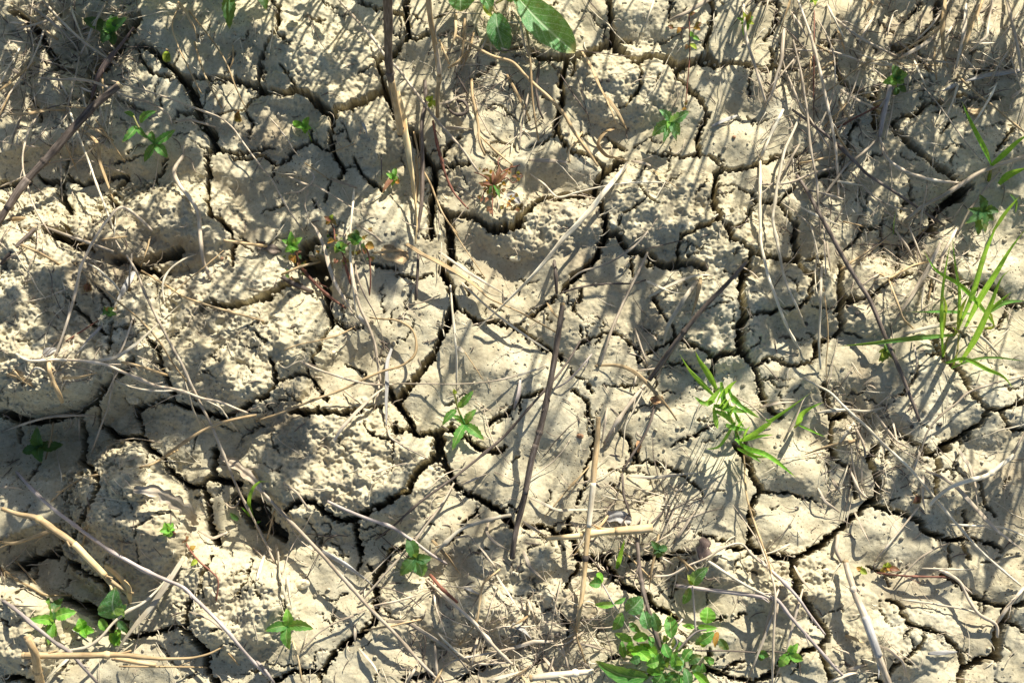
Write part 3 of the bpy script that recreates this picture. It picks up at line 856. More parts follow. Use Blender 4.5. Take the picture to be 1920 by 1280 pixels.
def stem(parent, px, w_, zs, m='g', name='stem', fm=None):
    Z = np.interp(np.linspace(0, 1, len(px)), np.linspace(0, 1, len(zs)), zs); P = crom([on(p[0], p[1], z*MM) for p, z in zip(px, Z)]); r = w_*.5/ZS*PXM
    mb = MB(); mb.tube(P, [r*(1-.25*i/len(P)) for i in range(len(P))], 8); return mb.build(name, FM[fm] if fm else LM[m], parent)
def T(s):   # tile string -> list of pixels
    return parse(s)
def plant(name, label, tile, centre, leaves, stems=(), z=8, m='g', serr=.16, cat='seedling', root=None, rootw=8, rootm='g', fm=None, group=None):
    """leaves: (tipx, tipy, width[, mat[, basex, basey]]) in tile pixels"""
    tf = lambda x, y: parse(f'{tile} {x} {y}')[0]; USED.add(label)
    c = tf(*centre); rt = tf(*root) if root else (c[0]+3, c[1]+z*.8)
    t = thing(name, label, cat, on(rt[0], rt[1], 0), group)
    stem(t, [rt, ((rt[0]+c[0])/2+1, (rt[1]+c[1])/2), c], rootw, (-2, z*.6, z), rootm, fm=fm)
    for i, l in enumerate(leaves):
        mm = l[3] if len(l) > 3 and l[3] else m; b = tf(l[4], l[5]) if len(l) > 5 else c; e = tf(l[0], l[1])
        leaf(t, b, e, l[2], z*random.uniform(.85, 1.1), z*random.uniform(.8, 1.5), mm, serr)
    for s_ in stems:
        px = parse(tile+' '+s_[0]); stem(t, px, s_[1], s_[2], fm=s_[3] if len(s_) > 3 else None, m=rootm)
    return t
# ------------------------------------------------ straws: type(r round, b flat) colour width lift tilecoords | label
ST = """
r g 12 4 A0 210 425 320 435 450 430 560 465 680 520 800 555 880 590 920 630 940 680
r g 9 3 A0 940 665 1040 655 1120 675 1180 695
r g 12 6 A0 230 0 330 110 440 215 540 290 650 358
b g 17 8 A0 160 30 260 100 340 170 410 250 435 310
r g 8 3 A0 435 300 410 430 370 580 355 640
r t 11 5 A0 60 20 150 80 240 160 330 230
r g 12 8 A0 580 10 520 120 470 240 440 300
r g 7 4 A0 370 190 470 150 600 100 740 55
b g 18 3 A0 45 360 110 410 160 470 200 490
r g 8 2 A0 240 160 200 280 150 380 60 500 0 600
r p 10 5 A0 370 580 430 740 490 900 540 1040 600 1200 630 1280
r g 8 3 A0 240 580 190 640 140 770 115 890 150 1010 190 1150 240 1220 280 1280
r g 7 3 A0 0 1020 140 960 280 890 430 860 560 900 700 950
r g 6 2 A0 0 770 80 790 230 805
b t 17 8 A0 970 10 1010 60 1060 150 1080 240
r t 9 3 A0 1060 230 1100 370 1160 500 1210 590
r t 7 5 A0 1030 60 1150 210 1230 330 1280 460 1300 520 1350 600
r t 6 3 A0 980 20 950 90 930 180 970 250 1030 380 1100 510
r g 22 5 A0 1000 850 960 890 950 930 980 1010 1060 1110 1100 1210 A1 1090 20 1100 150 1120 260 1150 300 | crooked thick grey root winding down past the crack at left
r g 5 1 A0 1000 850 1040 870 1060 930 1090 950
r g 5 1 A0 1000 850 1000 800 1020 790
r g 13 14 A0 830 1260 740 1170 670 1130 600 1185 530 1280 A1 480 150 440 240 410 380 360 560 300 720 | long arched grey-brown stem bent like a hoop over the left clod
b t 20 3 A0 0 1230 60 1200 140 1195 165 1240
r t 11 3 A0 275 1155 210 1220 150 1280
r g 6 2 A0 330 830 335 1000 340 1100
r g 7 2 A0 600 870 598 1000
b p 12 2 A0 590 580 570 670 530 740
b p 9 1 A0 1310 220 1325 290 1330 345
r t 7 2 A0 1270 250 1270 330 1240 400
r g 7 8 A0 600 440 780 490 960 550 1120 610 1240 660 1300 740 1380 850 1455 950 B0 80 970 130 1060 200 1180 270 1280 | very long thin grey straw kinked near the thumb-wide crack at upper left
r g 13 6 B0 450 0 540 100 640 215 700 300 780 380 860 490 985 655 1060 740 1130 820 1215 940 | long silvery straw running behind the upright stubble stalks at top
r d 20 6 B0 920 440 925 560 900 700 910 900 905 1100 880 1270
b t 16 6 B0 870 850 885 1000 870 1150 885 1270
r t 15 6 B0 1070 185 1180 250 1300 310 C0 0 340 100 440 200 530 280 620 340 720 410 820 470 910 | long tan-grey stalk slanting from the fuzzy leaves down across the vertical crack
r t 12 8 B0 1150 285 1100 340 1050 370
r t 13 4 B0 1175 430 1180 520 1210 650 1220 780 1250 850
b g 15 3 B0 970 580 1060 550 1130 515 1170 530
r t 8 3 B0 860 720 900 900 950 1000 1000 1130 1050 1220 1100 1280
r d 14 1 B0 1090 550 1130 553 1155 590 1140 618 1100 627 1060 605 1045 575 | curled ring of dark stem lying flat like a horseshoe
b g 26 2 B0 1030 700 1110 700 1190 705
r g 6 2 B0 1195 530 1215 620 1280 740
r t 8 2 B0 1220 740 1300 820 1400 900
b g 13 4 B0 170 960 260 1000 340 1020 440 1080 540 1140 650 1175
b g 8 6 B0 250 905 310 950 310 990 250 1040 150 1060
r g 11 4 B0 405 975 480 1000 550 1025
r p 11 8 B0 535 1030 525 1150 512 1280 B1 515 200 545 480
r t 5 2 B0 265 890 400 980
b g 11 3 B0 285 1040 265 1120 290 1200 350 1280
r t 4 1 B0 540 785 400 835
r p 6 2 B0 690 1060 580 1120
r d 5 3 B0 683 840 685 980
b g 11 2 B0 1080 515 1150 430 1220 360
r d 8 3 B0 1085 390 1130 470 1150 510
r t 10 3 B0 1000 220 1030 290 1055 350
b t 16 4 B0 1090 70 1090 180 1060 280
b t 15 4 B0 1140 100 1130 250 1120 380
b t 14 3 B0 1190 170 1160 300 1120 390
b s 20 1 B0 580 670 600 710 605 745
r t 10 10 C0 50 0 80 150 100 330 110 520 125 650 145 770
r g 10 6 C0 0 50 50 140 70 250 110 340
r d 12 4 C0 150 340 130 480 150 600 170 650
r g 8 3 C0 90 500 50 700 40 820
r g 24 4 C0 1090 -10 960 65 860 115 | thick grey straw entering at top right of the fuzzy leaf
b p 9 3 C0 775 0 740 100 715 200
b t 15 5 C0 380 280 440 380 490 500 540 590 570 680
b t 22 3 C0 510 520 580 620 630 710
b t 30 6 C0 560 700 500 730 470 790 520 850 640 880 | broad curled tan leaf blade hooked around below the vertical crack
b p 34 12 C0 630 895 560 980 470 1090 400 1180 300 1280 C1 130 265 0 395 B1 1330 460 1205 575 | long pale straw blade crossing two cracks, tapering to a point at centre
r p 8 4 C0 100 950 180 1010 250 1075 400 1040 500 1015 700 990 860 1000
b g 14 3 C0 650 880 720 890 770 910
b t 14 3 C0 770 930 850 990 910 1030
r t 9 2 C0 315 890 310 820 350 770 385 720
b g 20 2 C0 90 875 180 875 310 885
b s 20 2 C0 1090 690 1150 660 1230 630
r p 15 5 D0 140 600 80 720 20 860
r p 14 4 D0 15 880 15 1000 15 1200 10 1280 D1 60 290 130 480 180 600 235 690
r p 14 4 D0 230 640 150 820 110 1000 85 1200 100 1280 D1 150 310 210 440 260 560
r g 15 6 D0 -80 10 -60 220 0 400 45 560
r g 18 5 D0 145 160 130 340 70 540
r g 8 4 D0 230 290 60 490
r g 14 6 D0 220 0 290 190 350 420 400 650 430 820 440 1000 440 1080 | long grey straw dropping nearly upright from the top through the tangle
r g 11 4 D0 195 220 240 400 270 600 290 800 325 1000 345 1280
r g 10 4 D0 150 380 230 560 320 700 410 830
r d 15 5 D0 190 600 330 700 430 780 500 850 600 950 750 1050 900 1150 1020 1230
r d 23 6 D0 215 960 270 1040 330 1150 390 1260 D1 450 150 540 300 610 410 660 520 700 620 800 850 850 980 885 1075 | long dark grey-brown stalk leaning across the right part, passing under the level grass blade
r g 9 4 D0 150 270 400 280 470 300 600 350
r g 14 4 D0 410 90 520 180 640 250 760 310
b g 20 5 D0 980 190 900 250 770 320
r t 6 3 D0 300 560 450 450 550 370 640 325 700 325 800 350 1000 360
r g 7 5 D0 330 110 400 230 425 330 420 500 390 590 340 680 310 760
r r 8 3 D0 435 700 540 640 680 570
r r 6 3 D0 310 60 310 300 305 540
r v 26 5 D0 740 380 720 500 690 620 668 745 | thick pinkish stem standing in a crack and forking at its lower end
r g 14 5 D0 665 745 700 850 780 920 920 980 1120 1000
r g 12 4 D0 660 750 580 830 490 900 400 1020 330 1110
r g 8 3 D0 750 500 730 620 700 760
r g 13 5 D0 1280 0 1250 200 1160 280
b t 28 10 D0 1025 0 1010 150 1015 280 1040 370
b g 24 9 D0 1140 20 1130 180 1100 300 1080 380
r t 16 8 D0 1230 0 1190 100 1150 200 1100 320
r g 18 8 D0 1360 0 1390 120 1420 260 1440 390
b s 36 3 D0 1455 385 1300 400 1180 430 1100 450
b s 20 3 D0 1100 450 1010 500
r t 10 5 D0 1090 410 1180 500 1290 580 1400 680 1455 720
r g 6 2 D0 780 350 900 470 980 560 1080 700 1150 790 1230 880
r g 20 5 D0 1470 850 1350 890 1250 920 1150 980 1050 1050 910 1120 810 1200 | thick bent grey straw below the forked pinkish stem reaching the right edge
r g 10 4 D0 1330 930 1250 1020 1150 1160 1090 1280
r g 7 8 D0 930 960 920 1050 900 1150 885 1280
b g 20 3 D0 690 1150 750 1190 820 1240
r g 8 3 D0 500 930 600 1040 680 1110 900 1170
b g 18 3 D0 1380 540 1455 480
r g 10 2 D0 0 1005 120 1005 210 985 290 950 400 920 440 910
b p 9 4 D0 1230 290 1330 350 1440 400
b g 12 5 D0 60 0 40 80 10 150
b t 18 6 D0 180 0 150 90 120 190
r t 9 5 D0 600 0 630 20 600 70
r g 8 3 D0 400 130 480 120 560 160
r g 9 4 D0 1050 0 1000 70 950 140 860 230
r g 7 3 D0 1330 150 1400 170 1455 240
r p 12 3 A1 0 640 80 700 160 745 240 740 350 740 470 745 | pale wavy straw start at left edge over the big clod face
b p 24 4 A1 470 750 600 740 700 690 800 600 900 510 1000 425
r g 12 4 A1 280 735 450 745 570 765 700 820 850 880 980 905 1100 950 1200 970 1350 1030
r d 18 6 A1 0 225 80 130 190 25
r g 5 3 A1 190 25 205 40 205 130 160 230 150 320
r t 10 3 A1 20 65 110 110 220 160 340 230
r g 12 5 A1 240 15 380 65 520 115 620 150
r g 12 5 A1 690 170 750 270 800 400 870 540 930 650 990 760 1030 850 1090 970 1150 1090 1230 1280 A2 1300 230 1455 520 | very long grey straw running down over the big crumbly clod
r p 9 4 A1 470 210 540 250 620 320 680 400
r t 7 3 A1 370 180 480 290 600 390 740 500 850 610 930 740 1020 860
r g 9 4 A1 750 320 740 460 700 590 660 690 600 770
r t 9 5 A1 770 255 900 330 1010 400 1150 450 1300 490 1440 530
r p 8 5 A1 1080 160 960 210 890 290 885 380 900 450
r t 5 4 A1 1220 145 1060 280 970 350 880 440
b s 36 4 A1 730 260 660 390 600 500 | wide silvery bleached leaf strip below the dark gap at left
b s 22 3 A1 600 510 500 610 400 730
r t 20 3 A1 265 740 270 800 290 860 320 920 340 970
b t 17 3 A1 0 760 70 800 130 860 190 890
b t 14 3 A1 0 810 100 840 200 900
b t 18 3 A1 340 840 440 835 530 810
b p 12 4 A1 160 820 200 785 260 810
r g 11 4 A1 10 1135 150 1080 280 1050 420 1040 520 1045
r g 8 4 A1 630 800 600 940 590 1000 540 1130 500 1250
r p 7 3 A1 620 850 740 900 900 910 1000 900
r r 6 3 A1 530 530 420 600 340 650
r p 7 3 A1 1010 860 1050 1000 1090 1090
r t 13 7 A1 880 1280 1000 1190 1150 1100 1300 1060 1400 1040
r p 6 3 A1 1100 950 1200 1000 1300 1130
r t 13 3 A1 1220 90 1330 105 1455 120
b t 15 5 A1 820 70 800 140 770 230
r g 8 3 A1 590 0 620 70 660 140
r t 8 3 A1 290 1080 280 1160 250 1280
r g 8 2 A1 430 1060 435 1180
b g 20 3 B1 310 0 370 110 400 230 440 340 530 480
r g 13 4 B1 510 160 530 300 550 400 580 500 640 600 670 800 680 870
b g 11 4 B1 540 200 560 330 620 430 670 540 700 650 710 740
b s 26 3 B1 560 500 610 560 650 620
b s 24 3 B1 740 680 715 760 715 870 710 1000 710 1100
r g 7 3 B1 715 1100 730 1160 820 1220 940 1280
b t 36 6 B1 820 110 900 160 1000 210 1100 270 1200 340 1270 400 1350 440 1455 490 C1 240 590 | long fibrous broken straw stalk fanning out from the stubble base to centre
b p 13 4 B1 1000 150 1120 240 1280 340 1350 380
r p 10 3 B1 1120 320 1250 440 1360 530 1455 600 C1 200 690
b t 16 3 B1 640 160 750 145 830 150
r g 11 5 B1 545 0 640 60 690 100
r d 13 4 B1 885 150 880 300 872 415
r r 11 4 B1 480 180 490 240 520 330
r r 13 5 B1 240 230 290 290 350 350 420 410 490 460
r d 26 3 B1 140 290 210 330 310 370 | short stout dark brown stick at the edge of the dark hole
r t 12 3 B1 140 275 250 230 350 205
r t 5 3 B1 1060 10 1130 120 1200 220 1250 295
r p 9 10 B1 1060 335 1070 450 1085 600 1095 750 1095 910
r g 6 4 B1 740 870 940 870 1100 875 1280 860 1455 820
r t 11 6 B1 0 1075 140 1030 310 960 470 905 600 840 700 800 850 755 890 650 860 590 780 530 620 510 | long thin grey stem that loops back at its right end, mid picture
r g 9 4 B1 240 750 330 790 450 830 560 865 680 880 750 875
b g 22 7 B1 415 1200 470 1110 560 1010 660 920 740 870
r t 6 3 B1 150 690 280 640 400 630 540 560
r p 7 4 B1 130 770 155 785 180 780 200 765 230 750 270 740 260 715
r g 7 4 B1 665 820 670 900 645 1010
r g 6 4 B1 480 910 570 980
b v 22 3 C1 45 850 35 930 10 1010
r d 11 6 C1 370 640 300 760 230 850 130 960 0 1110 B1 1340 1170 1210 1280 B2 1080 160 900 290 740 430 655 500 | very long thin dark stem slanting from centre down to lower left over the crack
b p 26 2 B1 1080 670 1110 680 1140 705
r t 4 1 B1 1140 700 1200 790 1240 850
r g 5 2 B1 830 440 900 430 1010 385
b t 11 8 C1 190 430 230 490 270 525
b p 26 6 C1 1010 310 930 420 850 560 825 660
b t 20 7 C1 1030 290 1010 400 980 500
b p 17 5 C1 740 400 850 340 960 290 1040 270 1120 290
b p 18 4 C1 730 310 820 350 890 375 950 375
r d 8 3 C1 260 380 400 335 520 325 660 325 730 305
r g 10 3 C1 740 40 680 110 600 170 500 225 420 240 340 280 310 310
r g 13 5 C1 740 155 680 280 620 400 550 560 520 650 480 770
r g 9 2 C1 670 570 700 660 740 770
b p 13 2 C1 0 835 110 800 190 770
r v 7 5 C1 435 710 360 800 300 860 230 900
b t 18 3 C1 450 775 560 770 640 790 710 840 760 900 830 970 900 1070
r g 8 2 C1 680 800 770 790 850 770
b g 9 3 C1 680 820 660 900
r p 6 4 C1 740 860 680 980 620 1100 600 1270
r d 9 4 C1 780 990 740 1130 690 1210 640 1280 C2 600 130
b g 13 5 C1 520 1000 500 1120 480 1240
r d 16 4 C1 230 200 240 300 245 380
r g 6 3 C1 1200 930 1290 980 1350 1030 1420 1100
b g 20 3 C1 1350 1000 D1 110 975 230 965
r g 17 5 C1 720 880 640 980 560 1100 500 1200
r p 12 5 D1 350 220 345 450 335 620 345 790
b g 11 4 D1 360 0 370 130 375 350
b g 11 4 D1 380 100 400 260
r t 5 3 D1 360 350 380 500 390 600 370 800 380 870
r p 7 3 D1 290 0 320 120 340 230
r p 12 4 D1 250 840 400 920 500 1020 600 1110 700 1210 780 1280 D2 860 140 960 260 1100 430 1210 550 1330 660 1440 750 | very long pale straw slanting down to the right edge below the tall grass tuft
b g 28 5 D1 1000 100 930 250 850 380 730 560
b g 15 4 D1 1090 20 1030 130 990 200
b g 15 4 D1 1020 150 970 330 940 520
b g 13 4 D1 860 500 940 440 1010 400
r g 11 4 D1 750 30 820 130 860 200
r g 9 4 D1 820 0 870 120 900 200
r t 9 5 D1 940 205 850 225 720 295 640 260
r t 9 5 D1 715 300 760 420 800 520 850 570
r g 9 4 D1 1455 830 1300 860 1150 920 1050 1010 950 1080 910 1180 880 1280
r p 13 3 D1 320 1030 450 1010 600 1020 690 1000
b g 14 4 D1 150 1170 200 1080 250 960 300 900
r p 12 6 D1 440 1200 520 1090
r g 12 3 D1 520 1080 580 1200 590 1270
r g 9 3 D1 640 1030 700 1110 760 1180 830 1220
b p 18 2 D1 800 600 950 560 1100 530
b p 15 2 D1 1150 560 1250 640 1350 750
b p 11 2 D1 1140 590 1260 700
r g 6 2 D1 520 780 440 900
r g 9 3 D1 1455 1140 1400 1250
b g 10 3 D1 850 630 870 750 850 860
r v 16 8 A2 90 130 180 230 300 340 450 450 600 560 800 670 1000 760 1150 900 1250 1010 1350 1130 1455 1240 | very long violet-grey stem slanting across the big rounded clod at lower left
r v 16 9 A2 0 820 100 890 200 980 300 1060 380 1110 470 1210 530 1280 | long violet-grey stem crossing the bottom left corner over the serrated plant
r t 9 6 A2 0 650 100 720 250 800 390 800
r t 15 8 A2 330 430 200 480 30 530 0 510
r t 9 3 A2 970 10 820 90 650 120 500 150 400 180 280 290
r t 7 6 A2 650 1190 870 1190 1130 1195
b p 36 8 A2 1000 600 930 710 830 860 700 1010 630 1120 | pale dry leaf blade widening downward, above the jointed stalk at lower left
r p 12 6 A2 930 690 860 770 740 880 650 900 590 1000 480 1080 350 1110 250 1140
b s 22 3 A2 390 980 460 1040 540 1100
b p 18 3 A2 380 1140 300 1210 240 1280
b g 13 2 A2 0 210 80 215 150 235
r t 6 2 A2 80 610 140 670 200 740
b g 11 2 A2 40 860 230 860
r t 10 5 A2 480 310 485 400 450 530
r t 6 3 A2 1220 1090 1300 1180
b g 11 4 A2 1030 890 1140 930 1250 1010
b p 16 3 A2 1400 720 1430 620 1455 560
r g 7 2 A2 1230 300 1260 325 1290 315 1310 270
b g 13 2 A2 1080 450 1160 490 1260 450
r g 6 2 A2 1380 540 1440 600
r g 16 5 B2 0 200 150 360 370 590 600 850 750 1000 880 1150 1010 1275 | very long grey straw slanting through the bottom from the dark pit to the lower edge
r v 14 5 B2 390 290 520 350 740 430 850 500 960 580 1040 630
b p 30 3 B2 110 520 130 680 170 850
b p 16 3 B2 170 700 180 800 200 900
r g 10 4 B2 150 190 220 240 290 335
b s 30 2 B2 360 560 480 630 580 700 640 750
r g 10 5 B2 1080 190 1000 330 920 430 870 500 700 690 560 850
r p 17 6 B2 1390 365 1250 390 1120 440 1040 510 960 590
r r 14 5 B2 950 690 1000 750 1100 840
r g 15 5 B2 930 720 1060 830 1190 950 1300 1080 1400 1180
b g 13 3 B2 970 730 980 850 1040 1040 1050 1160
r g 8 3 B2 640 860 780 830 880 800
r g 7 3 B2 600 880 470 940 380 970 240 1110
b g 20 3 B2 710 945 820 950 950 1020 1080 1120 1150 1200 1200 1280
b g 14 3 B2 1270 400 1260 460 1300 510 1380 560
b g 16 3 B2 1080 490 1160 480 1240 560 1310 650
r t 9 4 B2 1330 660 1240 740 1220 850 1200 950 1110 1070
b g 12 3 B2 1120 200 1280 130
b g 12 3 B2 1300 130 1440 190
r g 9 4 B2 1455 1080 1300 1110 1100 1150 1020 1190
r t 8 3 B2 200 1050 230 1150 250 1270
b g 10 3 B2 280 1010 250 1100
r v 13 5 B2 0 1160 50 1210 100 1280
b g 13 2 B2 540 960 540 1060
r g 9 3 B2 0 420 60 530 100 620
r t 7 3 B2 100 340 60 500
b t 22 2 B2 960 500 1050 600 1120 690
b g 14 3 B2 1290 1000 1310 980 1380 970 1455 1000
r g 12 3 B2 880 1180 820 1280
b s 22 2 B2 1130 755 1230 800
b p 18 3 B2 1260 1270 1400 1230 1455 1210
b g 13 2 B2 560 1090 640 1180 690 1270
r d 10 5 C2 600 140 610 260 650 380
r d 8 5 C2 830 340 720 450
b p 16 2 C2 100 270 250 335 420 335 550 330
r t 7 3 C2 420 100 300 230 180 370
b p 16 2 C2 630 150 750 160 900 145 1060 130
r p 12 4 C2 1060 610 1180 690 1300 760 1440 830
r v 18 5 C2 890 750 1100 775 1300 800 1455 830
r g 9 3 C2 770 700 870 690 960 640 1060 600 1160 540 1250 520 1310 580 1400 660 1455 720
r t 8 5 C2 1265 40 1280 280 1330 430 1400 620 1440 800
r g 9 4 C2 1455 820 1430 1000 1420 1280
b g 13 4 C2 1455 830 1370 1050 1280 1280
b g 14 3 C2 880 520 960 400 1000 340
b g 11 2 C2 830 360 960 290 1060 220 1140 220
b g 11 2 C2 900 410 1050 350 1160 320
b g 22 3 C2 60 560 100 650 200 740
b g 14 3 C2 270 710 240 850 210 1000 180 1060
b s 30 2 C2 0 960 60 990 110 1045
b g 18 3 C2 0 1090 120 1055 230 1050
b g 16 4 C2 240 1070 290 1140 320 1210
b g 14 4 C2 390 1000 300 1060 200 1080
b g 16 3 C2 170 1140 220 1200 250 1250
r g 12 2 C2 590 1170 730 1155
b p 16 4 C2 1070 1225 1140 1280
b g 20 4 C2 60 400 120 440 190 480
b g 14 4 C2 360 1150 420 1200 440 1270
r g 17 3 D2 440 475 430 560 460 620
r v 13 6 D2 0 600 100 690 190 770 280 900 370 1015
r v 15 6 D2 0 790 100 820 200 940 320 1080 420 1190 480 1250
r g 10 5 D2 0 480 60 640 90 740 100 780 90 1000 80 1280
b g 13 4 D2 130 740 80 860 10 1100
b g 13 4 D2 250 760 200 940 160 1100 90 1280
b g 26 5 D2 1090 0 1160 100 1190 200 1200 320
b g 22 5 D2 920 125 1040 170 1130 250 1200 340 1300 440 1455 560
r p 9 4 D2 1050 415 1200 425 1320 420 1455 480
r g 9 4 D2 890 10 850 130
b g 16 3 D2 905 150 900 270 920 350
r g 8 3 D2 880 320 760 470 640 620
r g 7 4 D2 1050 515 920 570 830 650 740 770
r p 7 3 D2 880 655 1080 660 1180 660
r g 15 5 D2 960 655 1080 700 1140 770 1170 880 1250 930 1300 960 1310 1030 | bowed grey stem curling round to meet the wide crack at lower right edge
r g 15 5 D2 1455 760 1370 860 1300 960
r p 8 3 D2 780 825 950 845 1170 885 1270 930 1290 960
b g 12 3 D2 330 215 370 290 450 350
b g 13 4 D2 530 350 570 430 620 530
b g 13 4 D2 640 1065 720 1100 790 1160 830 1270
b t 18 2 D2 480 1020 580 1060
b g 18 3 D2 380 1280 500 1230 620 1210
b g 18 3 D2 490 1210 600 1180
r g 6 2 D2 420 1090 500 1120 530 1170
r g 11 4 D2 500 110 550 220 590 270
r g 5 4 D2 570 0 570 200
b s 24 2 D2 930 1120 1090 1110
b g 12 3 D2 200 640 240 710 290 770
r p 6 4 D2 0 590 100 560 180 520
"""
NST = 0
for ln in ST.strip().splitlines():
    d_, _, lb = ln.partition('|'); k = d_.split(None, 4); NST += 1
    px = parse(k[4]); straw(k[0], k[1], float(k[2]), float(k[3]), px, lb.strip() or None)
# thick stalks with parts of their own
G_ST = 'cut stubble stalks'
def big(col, w_, px, rise, label, taper, f, lift=2, name='stubble_stalk'):
    return straw('r', col, w_, lift, parse(px), label, rise, name, 'stalk', G_ST, f, taper)
big('d', 46, 'A0 650 465 520 570 400 700 280 840 120 1010 0 1200 -60 1290', (40, 30, 22, 14, 6), 'thick hollow brown stalk with ragged cut end, leaning from left edge', (.80, 1, .95, .85, .8, .75),
    lambda t, P, rad, r: (cut_end(t, P, r*.80), joint(t, P, r*.8, .55, 'd'), sheath(t, P, r*.8, .66, .84, 'd')))
straw('b', 't', 16, 3, parse('A0 440 700 490 720 530 780 545 880 570 960 620 1010 620 1090'), 'limp tan leaf curling off the thick brown hollow stalk at left')
big('d', 46, 'B0 790 740 770 600 745 500 730 400 720 300 722 180 722 80 715 -60 ', (12, 50, 95, 150), 'darkest thick upright stubble stalk entering at top, left of its twin', (.75, .8, .8, .85, .95, 1), lambda t, P, rad, r: (joint(t, P, r*.85, .42, 'd'), sheath(t, P, r*.72, .02, .38, 't')), 0)
straw('b', 'y', 44, 4, parse('B0 770 500 800 640 830 820 850 950 870 1100 880 1270 B1 870 110'), 'broad split tan lower half of the upright stubble, rooted at centre top', (16, 8, 2), 'stubble_sheath', 'stalk', G_ST, taper=(.6, 1, 1, .9, .8, .6))
big('t', 27, 'B0 990 640 990 520 1000 415 985 300 970 200 950 90 935 -60', (2, 22, 50, 85), 'slimmer tan upright stubble stalk entering at top, right of its dark twin', (.8, .8, .95, 1, 1), lambda t, P, rad, r: (joint(t, P, r*.9, .32, 't'), sheath(t, P, r*.8, .35, .6, 'g')), 0)
big('d', 31, 'C1 275 440 260 550 235 720 205 880 170 1060 110 1270 C2 60 300 20 450 0 600', (30, 24, 14, 6, 1), 'long dark violet-brown stubble stalk standing in the middle, frayed at top', (.8, .95, 1, 1, .95, .9, .85), lambda t, P, rad, r: (cut_end(t, P, r*.8), joint(t, P, r*.95, .5, 'd'), sheath(t, P, r*.85, .55, .75, 'd')))
big('t', 28, 'C1 470 1060 465 1200 C2 460 0 430 300 400 600 390 760 350 1000', (34, 24, 14, 5, 0), 'tan and brown banded stubble stalk standing below centre, crossing the crack', (.85, 1, 1, .95, .8, .6), lambda t, P, rad, r: (cut_end(t, P, r*.85), joint(t, P, r*.95, .66, 'd'), sheath(t, P, r*.9, .3, .5, 'p')))
big('d', 27, 'C1 1280 205 1180 320 1060 440 960 560 870 680 750 850', (36, 26, 16, 6), 'tilted brown stick rising up right toward the wide upright crack', (.6, .8, .9, 1, .9), lambda t, P, rad, r: (cut_end(t, P, r*.6), joint(t, P, r*.9, .6, 'd')))
big('y', 36, 'C2 760 435 620 450 500 455 350 480 270 487 190 492', (7, 8, 10, 11), 'yellow jointed stalk lying level across the banded stubble stalk', (1.3, 1.15, .9, 1, .75, .6), lambda t, P, rad, r: (joint(t, P, r*.9, .68, 'y'), sheath(t, P, r*1.05, .02, .35, 't')))
big('p', 34, 'C2 105 1255 250 1235 440 1215', (10, 7, 3), 'pale cut stalk end poking in at the bottom edge, level', (1, .95, .8), lambda t, P, rad, r: (cut_end(t, P, r), joint(t, P, r, .7, 'p')))
big('d', 22, 'C2 680 490 700 700 740 880 810 1090', (6, 10, 6), 'dark scaly stem running down into the large leafy weed', (.8, 1, 1, 1.1), lambda t, P, rad, r: (joint(t, P, r, .4, 'd'),), name='woody_stem')
big('t', 34, 'A2 10 330 100 360 200 380 300 450 400 520 500 620 600 720 690 780 730 790', (30, 26, 16, 6), 'curved yellow-brown stalk on the rounded clod, broken at its upper end', (.6, .7, 1, 1, .95, .9, .6, .3), lambda t, P, rad, r: (joint(t, P, r*.95, .28, 'y'), sheath(t, P, r*.85, .55, .8, 'y')), name='curved_stalk')
straw('b', 'y', 30, 8, parse('A2 570 640 640 690 700 760 715 850'), 'yellow withered leaf hanging from the curved yellow-brown stalk')
big('t', 32, 'A2 130 1130 300 1130 500 1130 650 1125 900 1150 1100 1140 1220 1080', (24, 20, 14, 8), 'jointed tan stalk lying level across the bottom left, thinning rightward', (.95, 1, .95, .8, .5, .35, .25), lambda t, P, rad, r: (cut_end(t, P, r*.95), joint(t, P, r*.95, .42, 't')), name='jointed_stalk')
big('t', 25, 'A2 620 1145 740 1165 850 1180', (12, 9, 7), 'short stout tan stalk lying just under the jointed stalk at bottom left', (1, 1, .7), lambda t, P, rad, r: (cut_end(t, P, r),))
big('t', 40, 'A2 150 1030 190 1120 220 1290', (44, 30, 14), 'stub of tan stalk poking up toward the viewer at the bottom left edge', (.9, 1, 1.05), lambda t, P, rad, r: (cut_end(t, P, r*.9), joint(t, P, r, .5, 't')))
big('g', 38, 'D2 480 620 520 760 580 900 640 1080 720 1300', (9, 6, 4), 'thick weathered grey stalk slanting out of the bottom edge at lower right', (.75, .95, 1, 1.05), lambda t, P, rad, r: (cut_end(t, P, r*.75), joint(t, P, r*.9, .22, 'g'), sheath(t, P, r*.95, .4, .7, 's')))
big('p', 24, 'D2 1400 40 1250 150 1100 190 1000 240 940 310', (12, 10, 6), 'thick pale stalk with a joint reaching in from right edge, lower right', (1, 1, .9, .8), lambda t, P, rad, r: (joint(t, P, r, .33, 'p'),))
big('r', 9, 'D2 650 680 780 695 930 700 1080 705', (3, 4, 3), 'thin red runner lying level on the bare plate at lower right', (.7, 1, .8), lambda t, P, rad, r: (joint(t, P, r, .5, 'r'),), name='red_runner')
big('r', 13, 'B0 965 660 985 770 1020 900 1050 1010 1100 1080 1160 1140', (8, 6, 2), 'curving red stem right of the upright stubble base', (.9, 1, .8, .6), lambda t, P, rad, r: (joint(t, P, r, .4, 'r'),), name='red_creeper')
big('c', 20, 'A0 730 150 690 210 620 290 560 370 520 450 500 540', (3, 4, 3), 'dark hairy root lying in the shaded gap at upper left', (.5, .7, .9, 1.5, 1.4, 1.1, .6), lambda t, P, rad, r: (joint(t, P, r*1.2, .5, 'd'),), name='dark_root')
